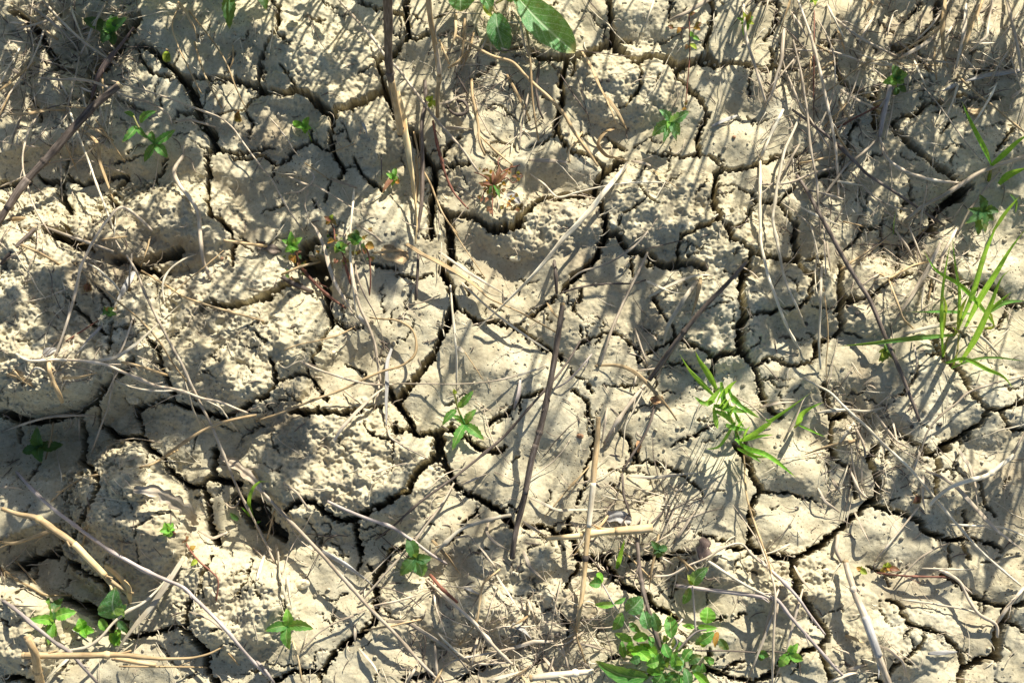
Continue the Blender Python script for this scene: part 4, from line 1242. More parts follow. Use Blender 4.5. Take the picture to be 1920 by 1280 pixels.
# torn flat leaves, bark
def torn(px, w_, col, label, lift=3, nm='torn_leaf', cat='dry leaf'):
    P = lay(parse(px), lift, .001); P = crom(P); rows = []; n = len(P)-1; rr = random.Random(len(label)); W = w_*.5/ZS*PXM
    for i, p in enumerate(P):
        t = i/n; d = (P[min(n, i+1)]-P[max(0, i-1)]).normalized(); sd = d.cross(Vector((0, 0, 1))).normalized()
        hw = W*(math.sin(math.pi*(t*.9+.05))**.5)*(1+.25*math.sin(i*1.3)+rr.uniform(-.15, .15))
        rows.append([(p+sd*(s_*hw)+Vector((0, 0, (.16*math.sin(s_*5+t*6)+.25*s_*s_)*hw)), (s_+1)/2, t*w_/8) for s_ in np.linspace(-1, 1, 11)])
    mb = MB(); mb.sheet(rows); lo = [[(q[0]-Vector((0, 0, .0003)), q[1], q[2]) for q in reversed(r_)] for r_ in rows]; mb.sheet(lo)
    o = mb.build(nm, FM[col]); tag(o, label, cat, None); USED.add(label)
torn('A2 730 225 860 235 950 290 1030 350 1070 420', 66, 'g', 'torn papery grey leaf draped beside the big rounded clod')
torn('A2 1200 40 1290 90 1380 170 1455 260', 46, 'g', 'wide silvery split strip ending above the dark pit at lower left')
torn('C2 1055 490 1045 560 1035 615', 70, 'c', 'rough reddish bark chip beside the crack above the leafy weed', 2, 'bark_chip', 'bark')
torn('C2 510 375 580 370 650 400', 62, 's', 'crumpled grey leaf scrap above the yellow jointed stalk')
torn('B1 0 110 70 130 140 150', 46, 'd', 'dark rotten leaf scrap left of the rosette over the dark hole', 2)
torn('A1 235 710 270 690 310 680', 40, 's', 'small frayed grey scrap on the left clod')
torn('B1 690 130 760 180 830 170', 90, 't', 'crumpled fibrous sheath at the foot of the upright stubble', 3)
torn('C0 -30 1060 15 1075 40 1110', 45, 's', 'small pleated grey husk below the reddish dried cluster', 2)
torn('C1 755 950 790 960 825 945', 45, 'o', 'crisp orange-brown leaf scrap on the dark red stalk', 5)
torn('C1 688 1180 692 1215 688 1245', 26, 'o', 'small glowing orange leaf standing on the dark red stalk', 6)
torn('D0 1150 590 1190 610 1230 605', 40, 't', 'shrivelled tan scrap at the foot of the clump top right', 3)
# ------------------------------------------------ green plants
P_ = plant
t = P_('seedling', 'zigzag seedling with paired toothed leaves at upper left', 'A0', (845, 785), [(955,705,44),(825,712,36),(915,862,54),(785,885,40)], z=12, root=(900, 830), rootw=10)
for l in [(675,612,26,735,640),(852,605,42,765,670),(665,775,44,745,690),(800,755,32,750,700)]:
    leaf(t, T(f'A0 {l[3]} {l[4]}')[0], T(f'A0 {l[0]} {l[1]}')[0], l[2], 20, 24)
stem(t, T('A0 845 785 800 745 755 690 728 632'), 11, (12, 17, 22, 26))
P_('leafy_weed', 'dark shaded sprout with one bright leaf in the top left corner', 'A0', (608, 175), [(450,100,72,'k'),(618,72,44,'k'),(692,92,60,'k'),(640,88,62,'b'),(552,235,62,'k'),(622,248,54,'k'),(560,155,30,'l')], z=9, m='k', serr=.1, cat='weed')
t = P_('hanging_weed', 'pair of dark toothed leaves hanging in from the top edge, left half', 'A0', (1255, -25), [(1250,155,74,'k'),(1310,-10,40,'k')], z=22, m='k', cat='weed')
leaf(t, T('A0 1420 -30')[0], T('A0 1452 55')[0], 58, 22, 18, 'k')
P_('seedling', 'tiny bright three-leaf sprout on the bare plate upper left of the stubble', 'B0', (272, 700), [(200,658,40),(290,636,34),(303,702,32),(268,730,32),(245,700,28)], z=6, m='b', serr=0, root=(303, 772), rootw=6, rootm='y')
P_('seedling', 'small upright-leaved sprout just left of the upright stubble', 'B0', (750, 975), [(710,945,28),(760,912,28),(742,1015,28),(785,1000,28,'o'),(722,985,26),(770,960,30),(690,1050,26,'r')], z=7, m='l', serr=0)
P_('seedling', 'minute yellow-green bud perched against the twin stubble stalks', 'B0', (953, 560), [(925,530,26),(965,520,24),(976,580,28),(945,590,22)], z=14, m='y', serr=0)
t = P_('fuzzy_plant', 'large fuzzy broad-leaved plant reaching in at top centre', 'C0', (-10, -70), [(20,-20,60,'f')], z=14, m='f', serr=.05, cat='plant', rootw=14)
def L(t, tile, b, e, w_, z0, z1, m='g', serr=.12, **k): leaf(t, T(f'{tile} {b[0]} {b[1]}')[0], T(f'{tile} {e[0]} {e[1]}')[0], w_, z0, z1, m, serr, **k)
L(t, 'C0', (10,-40), (345,278), 178, 14, 12, 'f', .03, tooth=9, arch=.06, fat=1.25, pw=.6, rl=.05)
L(t, 'B0', (1120,-50), (1115,62), 125, 12, 10, 'f', .03, fat=1.3, pw=.6, rl=.05); L(t, 'B0', (1215,-40), (1285,75), 62, 13, 10, 'f', .08); L(t, 'B0', (1310,70), (1362,288), 125, 9, 7, 'f', .04, fat=1.1, pw=.6, rl=.05)
L(t, 'B0', (1240,30), (1300,100), 30, 9, 8, 'y', .1); L(t, 'B0', (1200,-60), (1170,20), 50, 12, 8, 'f', .08); L(t, 'C0', (-30,0), (60,-60), 80, 14, 18, 'f', .06)
stem(t, T('C0 -10 -70 -40 -10 -90 20'), 14, (14, 10, 9)); stem(t, T('B0 1300 -30 1290 40 1310 75'), 12, (14, 11, 9))
P_('seedling', 'six-leaf toothed seedling in the sun, upper middle right', 'C0', (862, 668), [(803,597,52),(968,605,56),(764,742,62),(915,738,60),(825,778,40),(897,767,38),(850,700,24,'l')], z=12, m='f', serr=.2)
P_('seedling', 'yellowish upright sprout with orange tip near the top edge', 'C0', (1277, 122), [(1228,98,28),(1262,64,28,'y'),(1318,90,32),(1248,132,26),(1264,196,36),(1322,132,28,'y'),(1306,64,24,'o'),(1285,170,24)], z=9, m='l', serr=.1)
t = P_('leafy_sprout', 'shiny oval-leaved sprout rising among the straws at upper right', 'D0', (757, 432), [(742,350,56,'k'),(822,400,54),(684,452,54,'l'),(802,452,48),(738,470,38)], z=16, m='g', serr=.05, cat='sprout', root=(752, 500))
L(t, 'D0', (765,478), (815,500), 42, 8, 8, 'k'); L(t, 'D0', (765,482), (745,525), 36, 8, 7, 'k')
t = thing('grass_sprout', 'two-bladed bright grass sprout at the right edge, upper half', 'grass tuft', on(*T('D0 1262 985')[0], 0)); USED.add(t['label'])
ZK = 1.25
def B(t, px, w_, zs, m='b'): blade(t, T(px), w_, [z*ZK for z in zs], m)
B(t, 'D0 1275 905 1240 820 1170 680 1115 553', 34, (8, 20, 30, 34)); B(t, 'D0 1275 905 1350 835 1420 770 1500 720', 36, (8, 16, 26)); B(t, 'D0 1318 1005 1370 955 1470 915', 44, (6, 12, 16)); B(t, 'D0 1380 1060 1410 1100 1408 1165', 20, (10, 12, 5), 'g'); B(t, 'D0 1285 1265 1350 1165 1430 1072', 24, (2, 12, 22))
stem(t, T('D0 1262 985 1270 950 1275 905'), 20, (0, 4, 8), 'y', 'base'); B(t, 'D0 740 1280 745 1200 760 1140', 12, (2, 12, 16), 'g')
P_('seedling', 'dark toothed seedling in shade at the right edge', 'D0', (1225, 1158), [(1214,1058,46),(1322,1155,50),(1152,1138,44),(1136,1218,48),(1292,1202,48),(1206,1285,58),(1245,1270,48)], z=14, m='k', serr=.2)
t = thing('grass_tuft', 'tall upright grass tuft, the largest, at right of the picture', 'grass tuft', on(*T('D1 1080 600')[0], 0)); USED.add(t['label'])
B(t, 'D1 1012 725 1005 560 1010 380 1030 230 1055 100', 22, (0, 24, 40, 55, 66)); B(t, 'D1 1092 560 1100 380 1080 240 1062 62', 24, (2, 30, 50, 64)); B(t, 'D1 1285 540 1200 430 1100 330 980 255 906 145', 30, (2, 24, 34, 40, 42))
B(t, 'D1 1092 570 1170 380 1230 180 1280 60 1325 -40', 40, (0, 34, 58, 74, 84)); B(t, 'D1 1135 560 1200 430 1300 270 1380 140 1470 20', 36, (0, 24, 48, 64, 76)); B(t, 'D1 1105 755 1190 620 1270 450 1330 300 1388 243', 38, (2, 24, 44, 58, 60))
B(t, 'D1 1065 605 880 620 740 635 600 652 443 666', 32, (3, 12, 16, 14, 8), 'g'); B(t, 'D1 1180 492 1050 480 900 480 833 478', 20, (8, 16, 18, 16), 'g'); B(t, 'D1 1010 600 1020 500 1030 450 1012 378', 28, (6, 14, 18, 20), 'y')
B(t, 'D1 1095 575 1105 480 1150 390', 34, (2, 16, 22), 'y'); B(t, 'D1 1240 500 1310 430 1390 368', 24, (6, 14, 18)); B(t, 'D1 1270 480 1350 430 1465 418', 28, (6, 10, 12), 'g'); B(t, 'D1 1028 757 1130 735 1250 790 1340 830 1397 897', 26, (3, 10, 12, 8, 3)); B(t, 'D1 1060 785 1180 740 1300 728 1465 748', 16, (3, 8, 10, 8), 'g')
B(t, 'D1 1050 610 1085 590 1060 560', 26, (0, 3, 6), 'y'); B(t, 'D1 1240 570 1285 560 1280 500', 20, (0, 5, 10), 'y'); B(t, 'D1 1285 540 1270 490 1220 470', 16, (2, 6, 10), 'y')
for s_ in ('D1 1015 725 1040 620 1085 590', 'D1 1065 780 1090 700 1100 600'): stem(t, T(s_), 12, (0, 3, 3), 'y', 'base')
P_('seedling', 'small drooping sprout under the level grass blade, right side', 'D1', (708, 688), [(663,748,44,'k'),(748,740,40,'k'),(695,655,32),(662,698,24,'y'),(680,755,28,'y'),(730,690,28)], z=9, m='g', serr=.1)
ZK = 1.8
t = thing('grass_tuft', 'curly bright low grass tuft right of centre with folded blades', 'grass tuft', on(*T('C1 1225 1160')[0], 0)); USED.add(t['label'])
for s_, w_, zs, m in [('C1 1095 930 1020 850 960 780 912 703',30,(14,28,36,38),'b'),('C1 1115 900 1065 810 1020 740 1000 693',38,(16,28,36,38),'b'),('C1 1150 930 1190 880 1228 852',36,(16,26,30),'b'),('C1 1105 965 1050 980 993 938',30,(14,18,18),'b'),
 ('C1 1100 990 1200 1010 1290 1028',38,(14,20,14),'l'),('C1 1185 900 1195 935 1270 1010',30,(24,24,12),'b'),('C1 1100 1000 1110 1060 1122 1118',30,(14,14,6),'l'),('C1 1110 1020 1170 1050 1215 1105',34,(14,18,12),'l'),('C1 1215 1080 1160 1170 1120 1215 1055 1226',24,(14,14,12,5),'l'),
 ('C1 1240 1185 1320 1140 1400 1080 D1 60 1075 160 1010 300 913',38,(4,16,22,26,30,34),'b'),('C1 1250 1185 1350 1158 1432 1148',22,(4,10,12),'b'),('C1 1280 1210 1310 1260 1360 1300',24,(6,8,8),'l'),('D2 -120 -50 -60 0 30 30 100 70 212 160',34,(5,10,14,12,6),'b'),('D2 -110 0 -20 40 60 52',24,(4,10,12),'b'),
 ('C1 1140 860 1150 960 1130 1000',34,(26,20,12),'l'),('C1 1060 990 1110 930 1150 880',34,(10,20,26),'l'),('C1 1195 960 1260 1000 1350 1058',26,(18,18,8),'l'),('C1 1165 1090 1200 1110 1290 1125',34,(8,16,12),'l'),('C1 1140 930 1170 980 1190 1060',30,(22,20,14),'b'),('C1 1210 1020 1240 1080 1270 1110',24,(18,14,10),'b')]:
    B(t, s_, w_, zs, m)
stem(t, T('C1 1225 1160 1210 1090 1170 1000'), 14, (0, 8, 16), 'l', 'base')
for k in range(13):
    x0, y0 = 1110+k*12+random.uniform(-12, 12), 1010+k*13+random.uniform(-20, 20); q = random.uniform(.6, 1.1)
    B(t, f'C1 {x0} {y0} {x0+20*q} {y0-50*q} {x0+(45+random.uniform(-25, 25))*q} {y0-105*q}', random.uniform(12, 20), (1, 22*q, 42*q), random.choice('bbl')); stem(t, T('C1 1245 1190 1235 1160 1210 1090'), 14, (0, 4, 8), 'l', 'base')
t = thing('grass_sprout', 'small two-blade grass sprout just right of the curly tuft', 'grass tuft', on(*T('D1 215 1095')[0], 0)); USED.add(t['label'])
B(t, 'D1 215 1092 245 1040 300 1000 365 970', 36, (2, 14, 20, 22)); B(t, 'D1 215 1092 290 1125 372 1162', 14, (2, 8, 4)); B(t, 'D1 200 1110 225 1095 250 1070', 16, (1, 6, 8), 'y')
ZK = 1.2
t = P_('seedling', 'forked green seedling with toothed leaves at picture centre left', 'B1', (1140, 1095), [(1202,1008,46),(1243,1176,56),(1072,1232,52),(1066,1042,34),(1155,1130,30)], z=10, serr=.22, root=(1165, 1160))
L(t, 'B1', (1105,1000), (1186,907), 42, 22, 26, 'g', .2); L(t, 'B1', (1092,1012), (1016,1097), 40, 20, 22, 'g', .2); L(t, 'B1', (1085,925), (1080,898), 22, 30, 32, 'y', .1)
stem(t, T('B1 1140 1095 1100 1000 1082 920'), 12, (10, 20, 30))
t = P_('creeping_herb', 'pale green rosette on a red stem over the dark hole', 'B1', (203, 118), [(190,38,34),(252,72,34),(138,85,26),(158,152,36),(232,140,38),(190,162,32),(215,100,26)], z=11, m='l', serr=0, cat='herb', root=(245, 235), rootw=9, fm='r')
L(t, 'B1', (205,170), (215,215), 30, 8, 7, 'o', 0); L(t, 'B1', (200,170), (180,200), 22, 8, 7, 'o', 0)
t = P_('creeping_herb', 'red-stemmed creeper with twin rosettes and an orange leaf', 'B1', (465, 138), [(428,155,38),(500,118,38),(448,92,40),(486,158,32),(430,110,30)], z=13, m='g', serr=0, cat='herb', root=(520, 330), rootw=9, fm='r')
for e, w_, m in [((545,28),40,'k'),((498,62),40,'k'),((582,80),38,'g'),((528,116),48,'l'),((560,50),34,'l')]: L(t, 'B1', (545,88), e, w_, 15, 17, m, 0)
L(t, 'B1', (595,118), (646,128), 40, 12, 10, 'o', 0); L(t, 'B1', (432,90), (392,92), 30, 12, 11, 'o', 0); L(t, 'B1', (520,150), (535,170), 20, 9, 8, 'r', 0)
stem(t, T('B1 600 120 620 200 625 300 620 385'), 10, (12, 8, 4, 0), fm='r'); stem(t, T('B1 545 88 500 110 465 138'), 8, (14, 13, 13), fm='r'); stem(t, T('B1 430 90 425 30 B0 400 1200'), 9, (12, 8, 4), fm='r')
for k in range(34):
    a, b = random.uniform(330, 660), random.uniform(20, 230); L(t, 'B1', (a, b), (a+random.uniform(-26, 26), b+random.uniform(-26, 26)), random.uniform(12, 24), 4, 7, random.choice('rrrokk'), 0)
for k in range(14):
    a, b = random.uniform(150, 300), random.uniform(150, 300); L(t, 'B1', (a, b), (a+random.uniform(-22, 22), b+random.uniform(-22, 22)), random.uniform(12, 20), 3, 5, random.choice('rrok'), 0)
for e in [((370,1180),'r'),((420,1170),'y'),((440,1230),'r'),((380,1225),'o')]: L(t, 'B0', (405,1200), e[0], 24, 6, 8, e[1], 0)
P_('seedling', 'tiny green and pink sprout on the sunlit left clod', 'A1', (592, 482), [(562,462,26,'k'),(622,458,28),(558,490,26),(638,492,28),(585,450,20,'o'),(610,505,22,'k')], z=7, m='g', serr=0)
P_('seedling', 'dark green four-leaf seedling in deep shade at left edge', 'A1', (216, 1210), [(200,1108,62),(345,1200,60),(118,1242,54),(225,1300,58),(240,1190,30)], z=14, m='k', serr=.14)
t = P_('creeping_herb', 'five-leaf bright rosette trailing a red stem on the big rounded clod', 'A2', (918, 447), [(898,403,32),(955,440,34),(870,452,34),(928,485,34),(942,412,30),(890,475,30)], z=5, m='l', serr=0, cat='herb')
stem(t, T('A2 940 455 1000 500 1040 560 1090 620 1150 670 1190 720 1180 830'), 12, (4, 3, 4, 4, 3, 3, 1), fm='r')
for b, e, m in [((985,470),(1020,455),'r'),((1000,490),(985,530),'r'),((1040,560),(1068,530),'o'),((1075,610),(1040,640),'y'),((1010,500),(1030,480),'r'),((975,460),(965,430),'r')]: L(t, 'A2', b, e, 24, 4, 6, m, 0)
t = thing('curled_shoot', 'thin curved bright green shoot arching out of the dark pit', 'shoot', on(*T('A2 1385 385')[0], 0)); USED.add(t['label'])
B(t, 'A2 1385 385 1360 300 1380 220 1420 180 B2 20 180 78 182', 24, (0, 10, 18, 22, 22, 18)); B(t, 'A2 1375 375 1345 350 1315 318', 18, (0, 8, 10)); B(t, 'B2 0 410 15 405 28 398', 20, (2, 4, 5)); B(t, 'A2 1300 390 1270 370 1255 350', 34, (2, 4, 5), 'k')
t = P_('leafy_weed', 'toothed light-green plant at lower left crossed by a violet stem', 'A2', (285, 945), [(265,805,56,'l'),(345,810,58,'k'),(150,940,52,'l'),(262,1072,46),(305,1030,40),(240,915,30)], z=14, m='l', serr=.18, cat='weed', rootw=10)
L(t, 'A2', (305,918), (418,892), 66, 16, 18, 'l', .2)
P_('seedling', 'cupped bright leaf cluster right of the toothed plant at lower left', 'A2', (455, 985), [(430,925,54),(395,985,42),(515,1000,48),(470,1035,46),(470,960,36)], z=10, m='b', serr=.1)
t = P_('round_leaf_plant', 'plant with one big round leaf and smaller ones, lower left', 'A2', (640, 925), [(626,762,122,'f')], z=18, m='f', serr=.05, cat='plant', root=(625, 1010), rootw=9)
L(t, 'A2', (625,915), (688,850), 60, 16, 20, 'k', .05); L(t, 'A2', (545,930), (600,1000), 50, 10, 9, 'l'); L(t, 'A2', (600,1010), (665,1075), 50, 9, 7, 'b'); L(t, 'A2', (650,985), (622,1085), 44, 9, 7, 'b'); L(t, 'A2', (640,940), (700,1010), 40, 9, 7, 'k')
P_('seedling', 'four-leaf star seedling near the bottom edge, left of the lower crack', 'B2', (172, 968), [(168,872,54,'l'),(48,995,52),(314,985,56),(182,1098,58),(148,1030,34)], z=12, m='g', serr=.14, root=(188, 1010))
P_('seedling', 'dark oval-leaved seedling below the junction of thin stems', 'B2', (868, 598), [(826,484,66,'k'),(960,598,54),(786,692,66,'k'),(906,704,72,'f'),(900,575,34)], z=12, m='k', serr=.12, rootw=9, rootm='k')
t = thing('grass_sprout', 'single short bright blade below the yellow jointed stalk', 'grass tuft', on(*T('C2 572 655')[0], 0)); USED.add(t['label'])
B(t, 'C2 572 655 590 590 615 495', 30, (1, 12, 20)); B(t, 'C2 575 655 580 640 590 650', 14, (0, 3, 4), 'y')
P_('seedling', 'dark little many-leaved seedling right of the single bright blade', 'C2', (797, 550), [(758,503,34),(850,538,38),(797,598,42),(770,575,28),(835,572,28),(790,515,28)], z=9, m='k', serr=.15)
# the large leafy weed at the bottom
t = thing('leafy_weed', 'large hairy leafy weed with many stems at the bottom right of centre', 'weed', on(*T('C2 840 1150')[0], 0)); USED.add(t['label'])
for s_, w_, zs in [('C2 640 1000 600 930 555 850 495 742', 10, (6, 16, 26, 34)), ('C2 820 1060 760 1000 690 930 630 890', 10, (4, 12, 20, 26)), ('C2 1002 1000 995 900 990 830 985 750', 11, (12, 24, 34, 44)), ('C2 900 1110 960 1040 1010 1000 1060 990', 13, (3, 12, 16, 20)),
  ('C2 840 1150 900 1060 880 1010 930 930', 13, (2, 10, 14, 20)), ('C2 840 1150 760 1130 680 1060', 10, (2, 10, 14)), ('C2 860 1170 940 1230 990 1300', 10, (2, 8, 12)), ('C2 830 1150 850 1000 870 900', 8, (2, 12, 18)), ('C2 840 1170 760 1220 640 1200', 9, (2, 8, 12))]:
    stem(t, T(s_), w_, zs, fm='v' if w_ > 9 else None, m='l')
for b, e, w_, m in [((485,740),(418,742),46,'g'),((490,735),(480,672),34,'b'),((490,735),(445,700),28,'k'),((565,848),(448,852),34,'l'),((560,845),(622,812),24,'g'),((625,892),(712,808),92,'f'),((600,895),(548,992),50,'g'),((745,985),(718,880),66,'f'),((800,1000),(772,890),50,'k'),((870,1035),(855,908),66,'g'),
 ((985,740),(1072,648),62,'f'),((970,760),(932,852),40,'g'),((990,745),(958,688),38,'y'),((1060,955),(1070,862),80,'l'),((1015,972),(1122,980),36,'l'),((1020,1055),(1105,1000),56,'g'),((1122,1000),(1108,1088),30,'o'),((1130,1040),(1185,1098),44,'k'),((995,975),(928,965),28,'l'),((655,1050),(560,1008),40,'l'),((745,1030),(655,1035),50,'l'),
 ((655,1090),(768,1165),70,'b'),((735,1090),(795,1140),60,'b'),((790,1210),(805,1115),66,'g'),((868,1190),(938,1150),80,'f'),((905,1190),(880,1115),60,'l'),((935,1160),(985,1095),56,'g'),((965,1170),(1035,1130),50,'k'),((745,1250),(455,1158),80,'g'),((690,1290),(550,1255),50,'k'),((850,1300),(905,1225),56,'g'),((965,1300),(940,1195),50,'f'),((1080,1300),(980,1215),40,'b'),
 ((735,1205),(815,1232),40,'b'),((615,1140),(600,1045),36,'g'),((640,1105),(652,1045),40,'b'),((755,1025),(762,1085),34,'g'),((860,1140),(830,1060),50,'g'),((800,1160),(730,1180),50,'l'),((890,1220),(860,1280),60,'k'),((820,1230),(770,1290),60,'g'),((1000,1180),(1010,1240),46,'k'),((1030,1075),(1070,1060),30,'b'),((640,950),(700,1000),36,'g'),((700,1140),(640,1160),44,'k')]:
    dz = {74: 34}.get(int(b[1]/10), None); z0 = 34 if b[1] < 780 else 26 if b[1] < 900 and b[0] < 700 else random.uniform(9, 20)
    L(t, 'C2', b, e, w_, z0, z0+random.uniform(-3, 4), m, .10)
for k in range(30):
    a, b = random.gauss(800, 120), random.gauss(1170, 70); q = random.uniform(0, 6.28); l = random.uniform(35, 75); L(t, 'C2', (a, b), (a+l*math.cos(q), b+l*math.sin(q)), random.uniform(26, 46), 3, random.uniform(5, 9), random.choice('kkgg'), .12)
t = P_('creeping_shoot', 'leafy shoot tip at the end of a thin level stem, bottom edge', 'D2', (175, 1120), [(118,1195,52),(252,1155,46),(222,1062,38),(185,1070,34),(150,1130,30)], z=9, m='l', serr=.12, cat='shoot')
L(t, 'C2', (1345,1118), (1402,1132), 42, 8, 7, 'g'); L(t, 'C2', (1345,1118), (1365,1160), 30, 8, 5, 'k')
stem(t, T('C2 1000 1102 1200 1105 1345 1115 D2 0 1110 90 1108 175 1120'), 9, (8, 7, 8, 8, 8, 9), fm='d')
t = P_('withered_sprout', 'withered yellow and red sprout beside the thin red runner', 'D2', (565, 660), [(540,648,22,'o'),(600,685,30,'y'),(575,650,22,'y'),(550,672,20,'r')], z=5, m='y', serr=0, cat='sprout', fm='r')
t2 = P_('withered_sprout', 'dried yellow-brown cluster just above the thin red runner', 'D2', (710, 650), [(690,632,30,'y'),(730,640,30,'o'),(700,670,30,'r'),(735,672,28,'o'),(712,620,28,'y'),(780,665,26,'r'),(670,668,26,'o')], z=5, m='o', serr=0, cat='sprout', fm='r')
t = P_('withered_creeper', 'reddish brown dried creeper cluster right of the red stem', 'B0', (1300, 1010), [(1240,950,26),(1330,900,26),(1380,930,24),(1350,1060,24),(1270,1060,26,'k'),(1330,1080,24,'g'),(1230,1000,22),(1290,930,22),(1300,1080,20)], z=9, m='r', serr=.1, cat='creeper', rootw=10, fm='r')
for s_ in ('B0 1300 1010 1240 960 1190 940', 'B0 1300 1010 1340 940 1440 900', 'B0 1300 1010 1290 1090 1290 1180', 'B0 1300 1010 1370 970 1400 1000 1455 960', 'B0 1300 1010 1250 1040 1230 1100', 'B0 1340 940 1320 890 1330 860'): stem(t, T(s_), 8, (8, 8, 4), fm='r')
for k in range(46):
    a, b = random.uniform(1210, 1440), random.uniform(900, 1150); L(t, 'B0', (a, b), (a+random.uniform(-30, 30), b+random.uniform(-30, 30)), random.uniform(12, 22), 5, 8, random.choice('rro'), 0)
t = thing('trailing_creeper', 'hair-thin dark red creeper trailing down from the top, above the six-leaf seedling', 'creeper', on(*T('C0 965 150')[0], 0)); USED.add(t['label'])
stem(t, T('C0 965 60 968 150 970 300 955 480 945 590'), 8, (6, 6, 5, 5, 1), fm='r'); stem(t, T('C0 860 160 900 150 960 155 1030 140'), 6, (4, 5, 6, 4), fm='r')
for b, e, m, w_ in [((880,155),(850,140),'r',24),((915,150),(900,185),'o',22),((1000,145),(1035,125),'r',26),((990,150),(1030,165),'o',24),((985,200),(1025,220),'l',22),((985,200),(975,170),'l',22),((970,240),(1010,270),'y',26),((965,250),(945,270),'r',24),((970,80),(1000,70),'r',26),((950,590),(925,600),'o',16),((945,575),(955,545),'r',16)]: L(t, 'C0', b, e, w_, 6, 8, m, 0)
t = P_('seedling', 'green shoot base peeking in at the top edge above the straw tangle', 'D0', (310, 5), [(290,-15,24),(330,-10,26),(315,30,20,'y'),(285,15,20)], z=9, m='g', serr=0)
# dried flower heads
def head(c, w_, h_, col, label):
    t = thing('dried_flower_head', label, 'flower head', on(*T(c)[0], 0)); USED.add(label); x, y = T(c)[0]; s = 1/ZS
    for k in range(9):
        a = -1.1+2.2*k/8; leaf(t, (x, y-h_*.3*s), (x+math.sin(a)*w_*.5*s, y+h_*.6*s*math.cos(a*.6)), w_*.28, 5, 6+abs(k-4)*.3, col, 0, name='bract')
    mb = MB(); q = on(x, y-h_*.35*s, .005); mb.blob(q, w_*.2*s*PXM, 3); mb.build('flower_base', FM['t'], t)
head('A0 912 300', 46, 70, 'y', 'dried tan flower head lying upper left of the thumb-wide crack')
head('A0 1300 630', 46, 66, 'o', 'orange-tinged dried flower head on the plate at upper left')
head('A2 1005 485', 40, 50, 'r', 'brown dried flower head beside the five-leaf rosette')
head('A1 480 340', 50, 56, 'r', 'grey-brown dried tuft on the left clod')
head('D2 870 275', 50, 50, 'r', 'dark dried seed head where straws cross at lower right')
# pebbles and seeds
def peb(c, r, col, label, cat='pebble', name='pebble', sq=(1.15, .9, .6), grp=None):
    x, y = T(c)[0]; R_ = r/ZS*PXM; mb = MB(); p = on(x, y, R_*.35); mb.blob(p, R_, int(x), sq)
    o = mb.build(name, PM[col], origin=p); o.data.polygons.foreach_set('use_smooth', [True]*len(o.data.polygons)); tag(o, label, cat, grp); USED.add(label)
    md = o.modifiers.new('sub', 'SUBSURF'); md.levels = md.render_levels = 2
def pm(name, a, b_, c, rg=.7):
    m, t, b = mat(name, rg, .4); tc = N(t, 'TexCoord'); n = N(t, 'TexNoise', Scale=500., Detail=5.); t.links.new(tc.outputs['Object'], n.inputs['Vector'])
    t.links.new(ramp(t, [(.3, a), (.5, b_), (.7, c)], n.outputs[0]).outputs[0], b.inputs['Base Color']); bp = N(t, 'Bump', Strength=.6, Distance=.0004); t.links.new(n.outputs[0], bp.inputs['Height']); t.links.new(bp.outputs[0], b.inputs['Normal']); return m
PM = dict(w=pm('pale_stone', (.45, .36, .2), (.62, .54, .36), (.75, .70, .55)), k=pm('dark_seed', (.03, .025, .022), (.07, .06, .05), (.13, .11, .09), .5), c=pm('soil_crumb', (.30, .26, .18), (.44, .385, .27), (.54, .49, .37), .95), b=pm('brown_stone', (.2, .1, .05), (.32, .17, .09), (.4, .26, .15)))
peb('B1 1418 185', 34, 'w', 'pale honey-coloured pebble left of the long pale straw blade')
peb('B2 250 740', 42, 'w', 'rough cream stone above the four-leaf star seedling')
peb('D2 372 668', 20, 'w', 'small white pebble right of the lower crack at lower right')
peb('B1 425 705', 20, 'w', 'small pale pebble on the plate right of the big crumbly clod')
peb('A1 730 950', 46, 'w', 'knobbly pale lump above the crack left of centre', sq=(1.2, .8, .7))
peb('C0 478 445', 17, 'k', 'dark round seed beside the vertical crack at top', 'seed', 'seed', (1, 1, .9))
peb('C0 525 440', 15, 'k', 'smaller dark seed just right of the other dark round seed', 'seed', 'seed', (1, 1, .8))
peb('D1 995 1093', 16, 'k', 'round dark seed on the bright plate below the tall grass tuft', 'seed', 'seed', (1, 1, .95))
peb('D1 843 1105', 13, 'k', 'dark seed at the tip of the long dark leaning stalk', 'seed', 'seed', (1, 1, .8))
peb('C2 1112 605', 18, 'k', 'grey-black seed below the reddish bark chip', 'seed', 'seed', (1, 1, .9))
peb('C2 245 1020', 18, 'k', 'blackish seed left of the foot of the banded stubble stalk', 'seed', 'seed', (1, 1, .9))
peb('D2 217 325', 12, 'k', 'little dark seed on the sunlit plate left of the three-way crack', 'seed', 'seed', (1, 1, .8))
peb('C0 1212 748', 12, 'b', 'tiny rust-coloured pebble right of the six-leaf seedling')
peb('A1 1210 188', 11, 'b', 'tiny orange pebble on the clay below the crooked grey root')
peb('D0 555 225', 14, 'k', 'dark seed among the grey straws near the top right', 'seed', 'seed', (1, 1, .8))
peb('D1 545 488', 15, 'k', 'dark seed beside the long dark leaning stalk, mid right', 'seed', 'seed', (1, 1, .8))
peb('D1 265 545', 15, 'k', 'dark seed at the lower end of the pale jointed straw', 'seed', 'seed', (1, 1, .8))
peb('C1 372 1155', 20, 'b', 'grey-brown nubby stone left of the banded stubble stalk top')
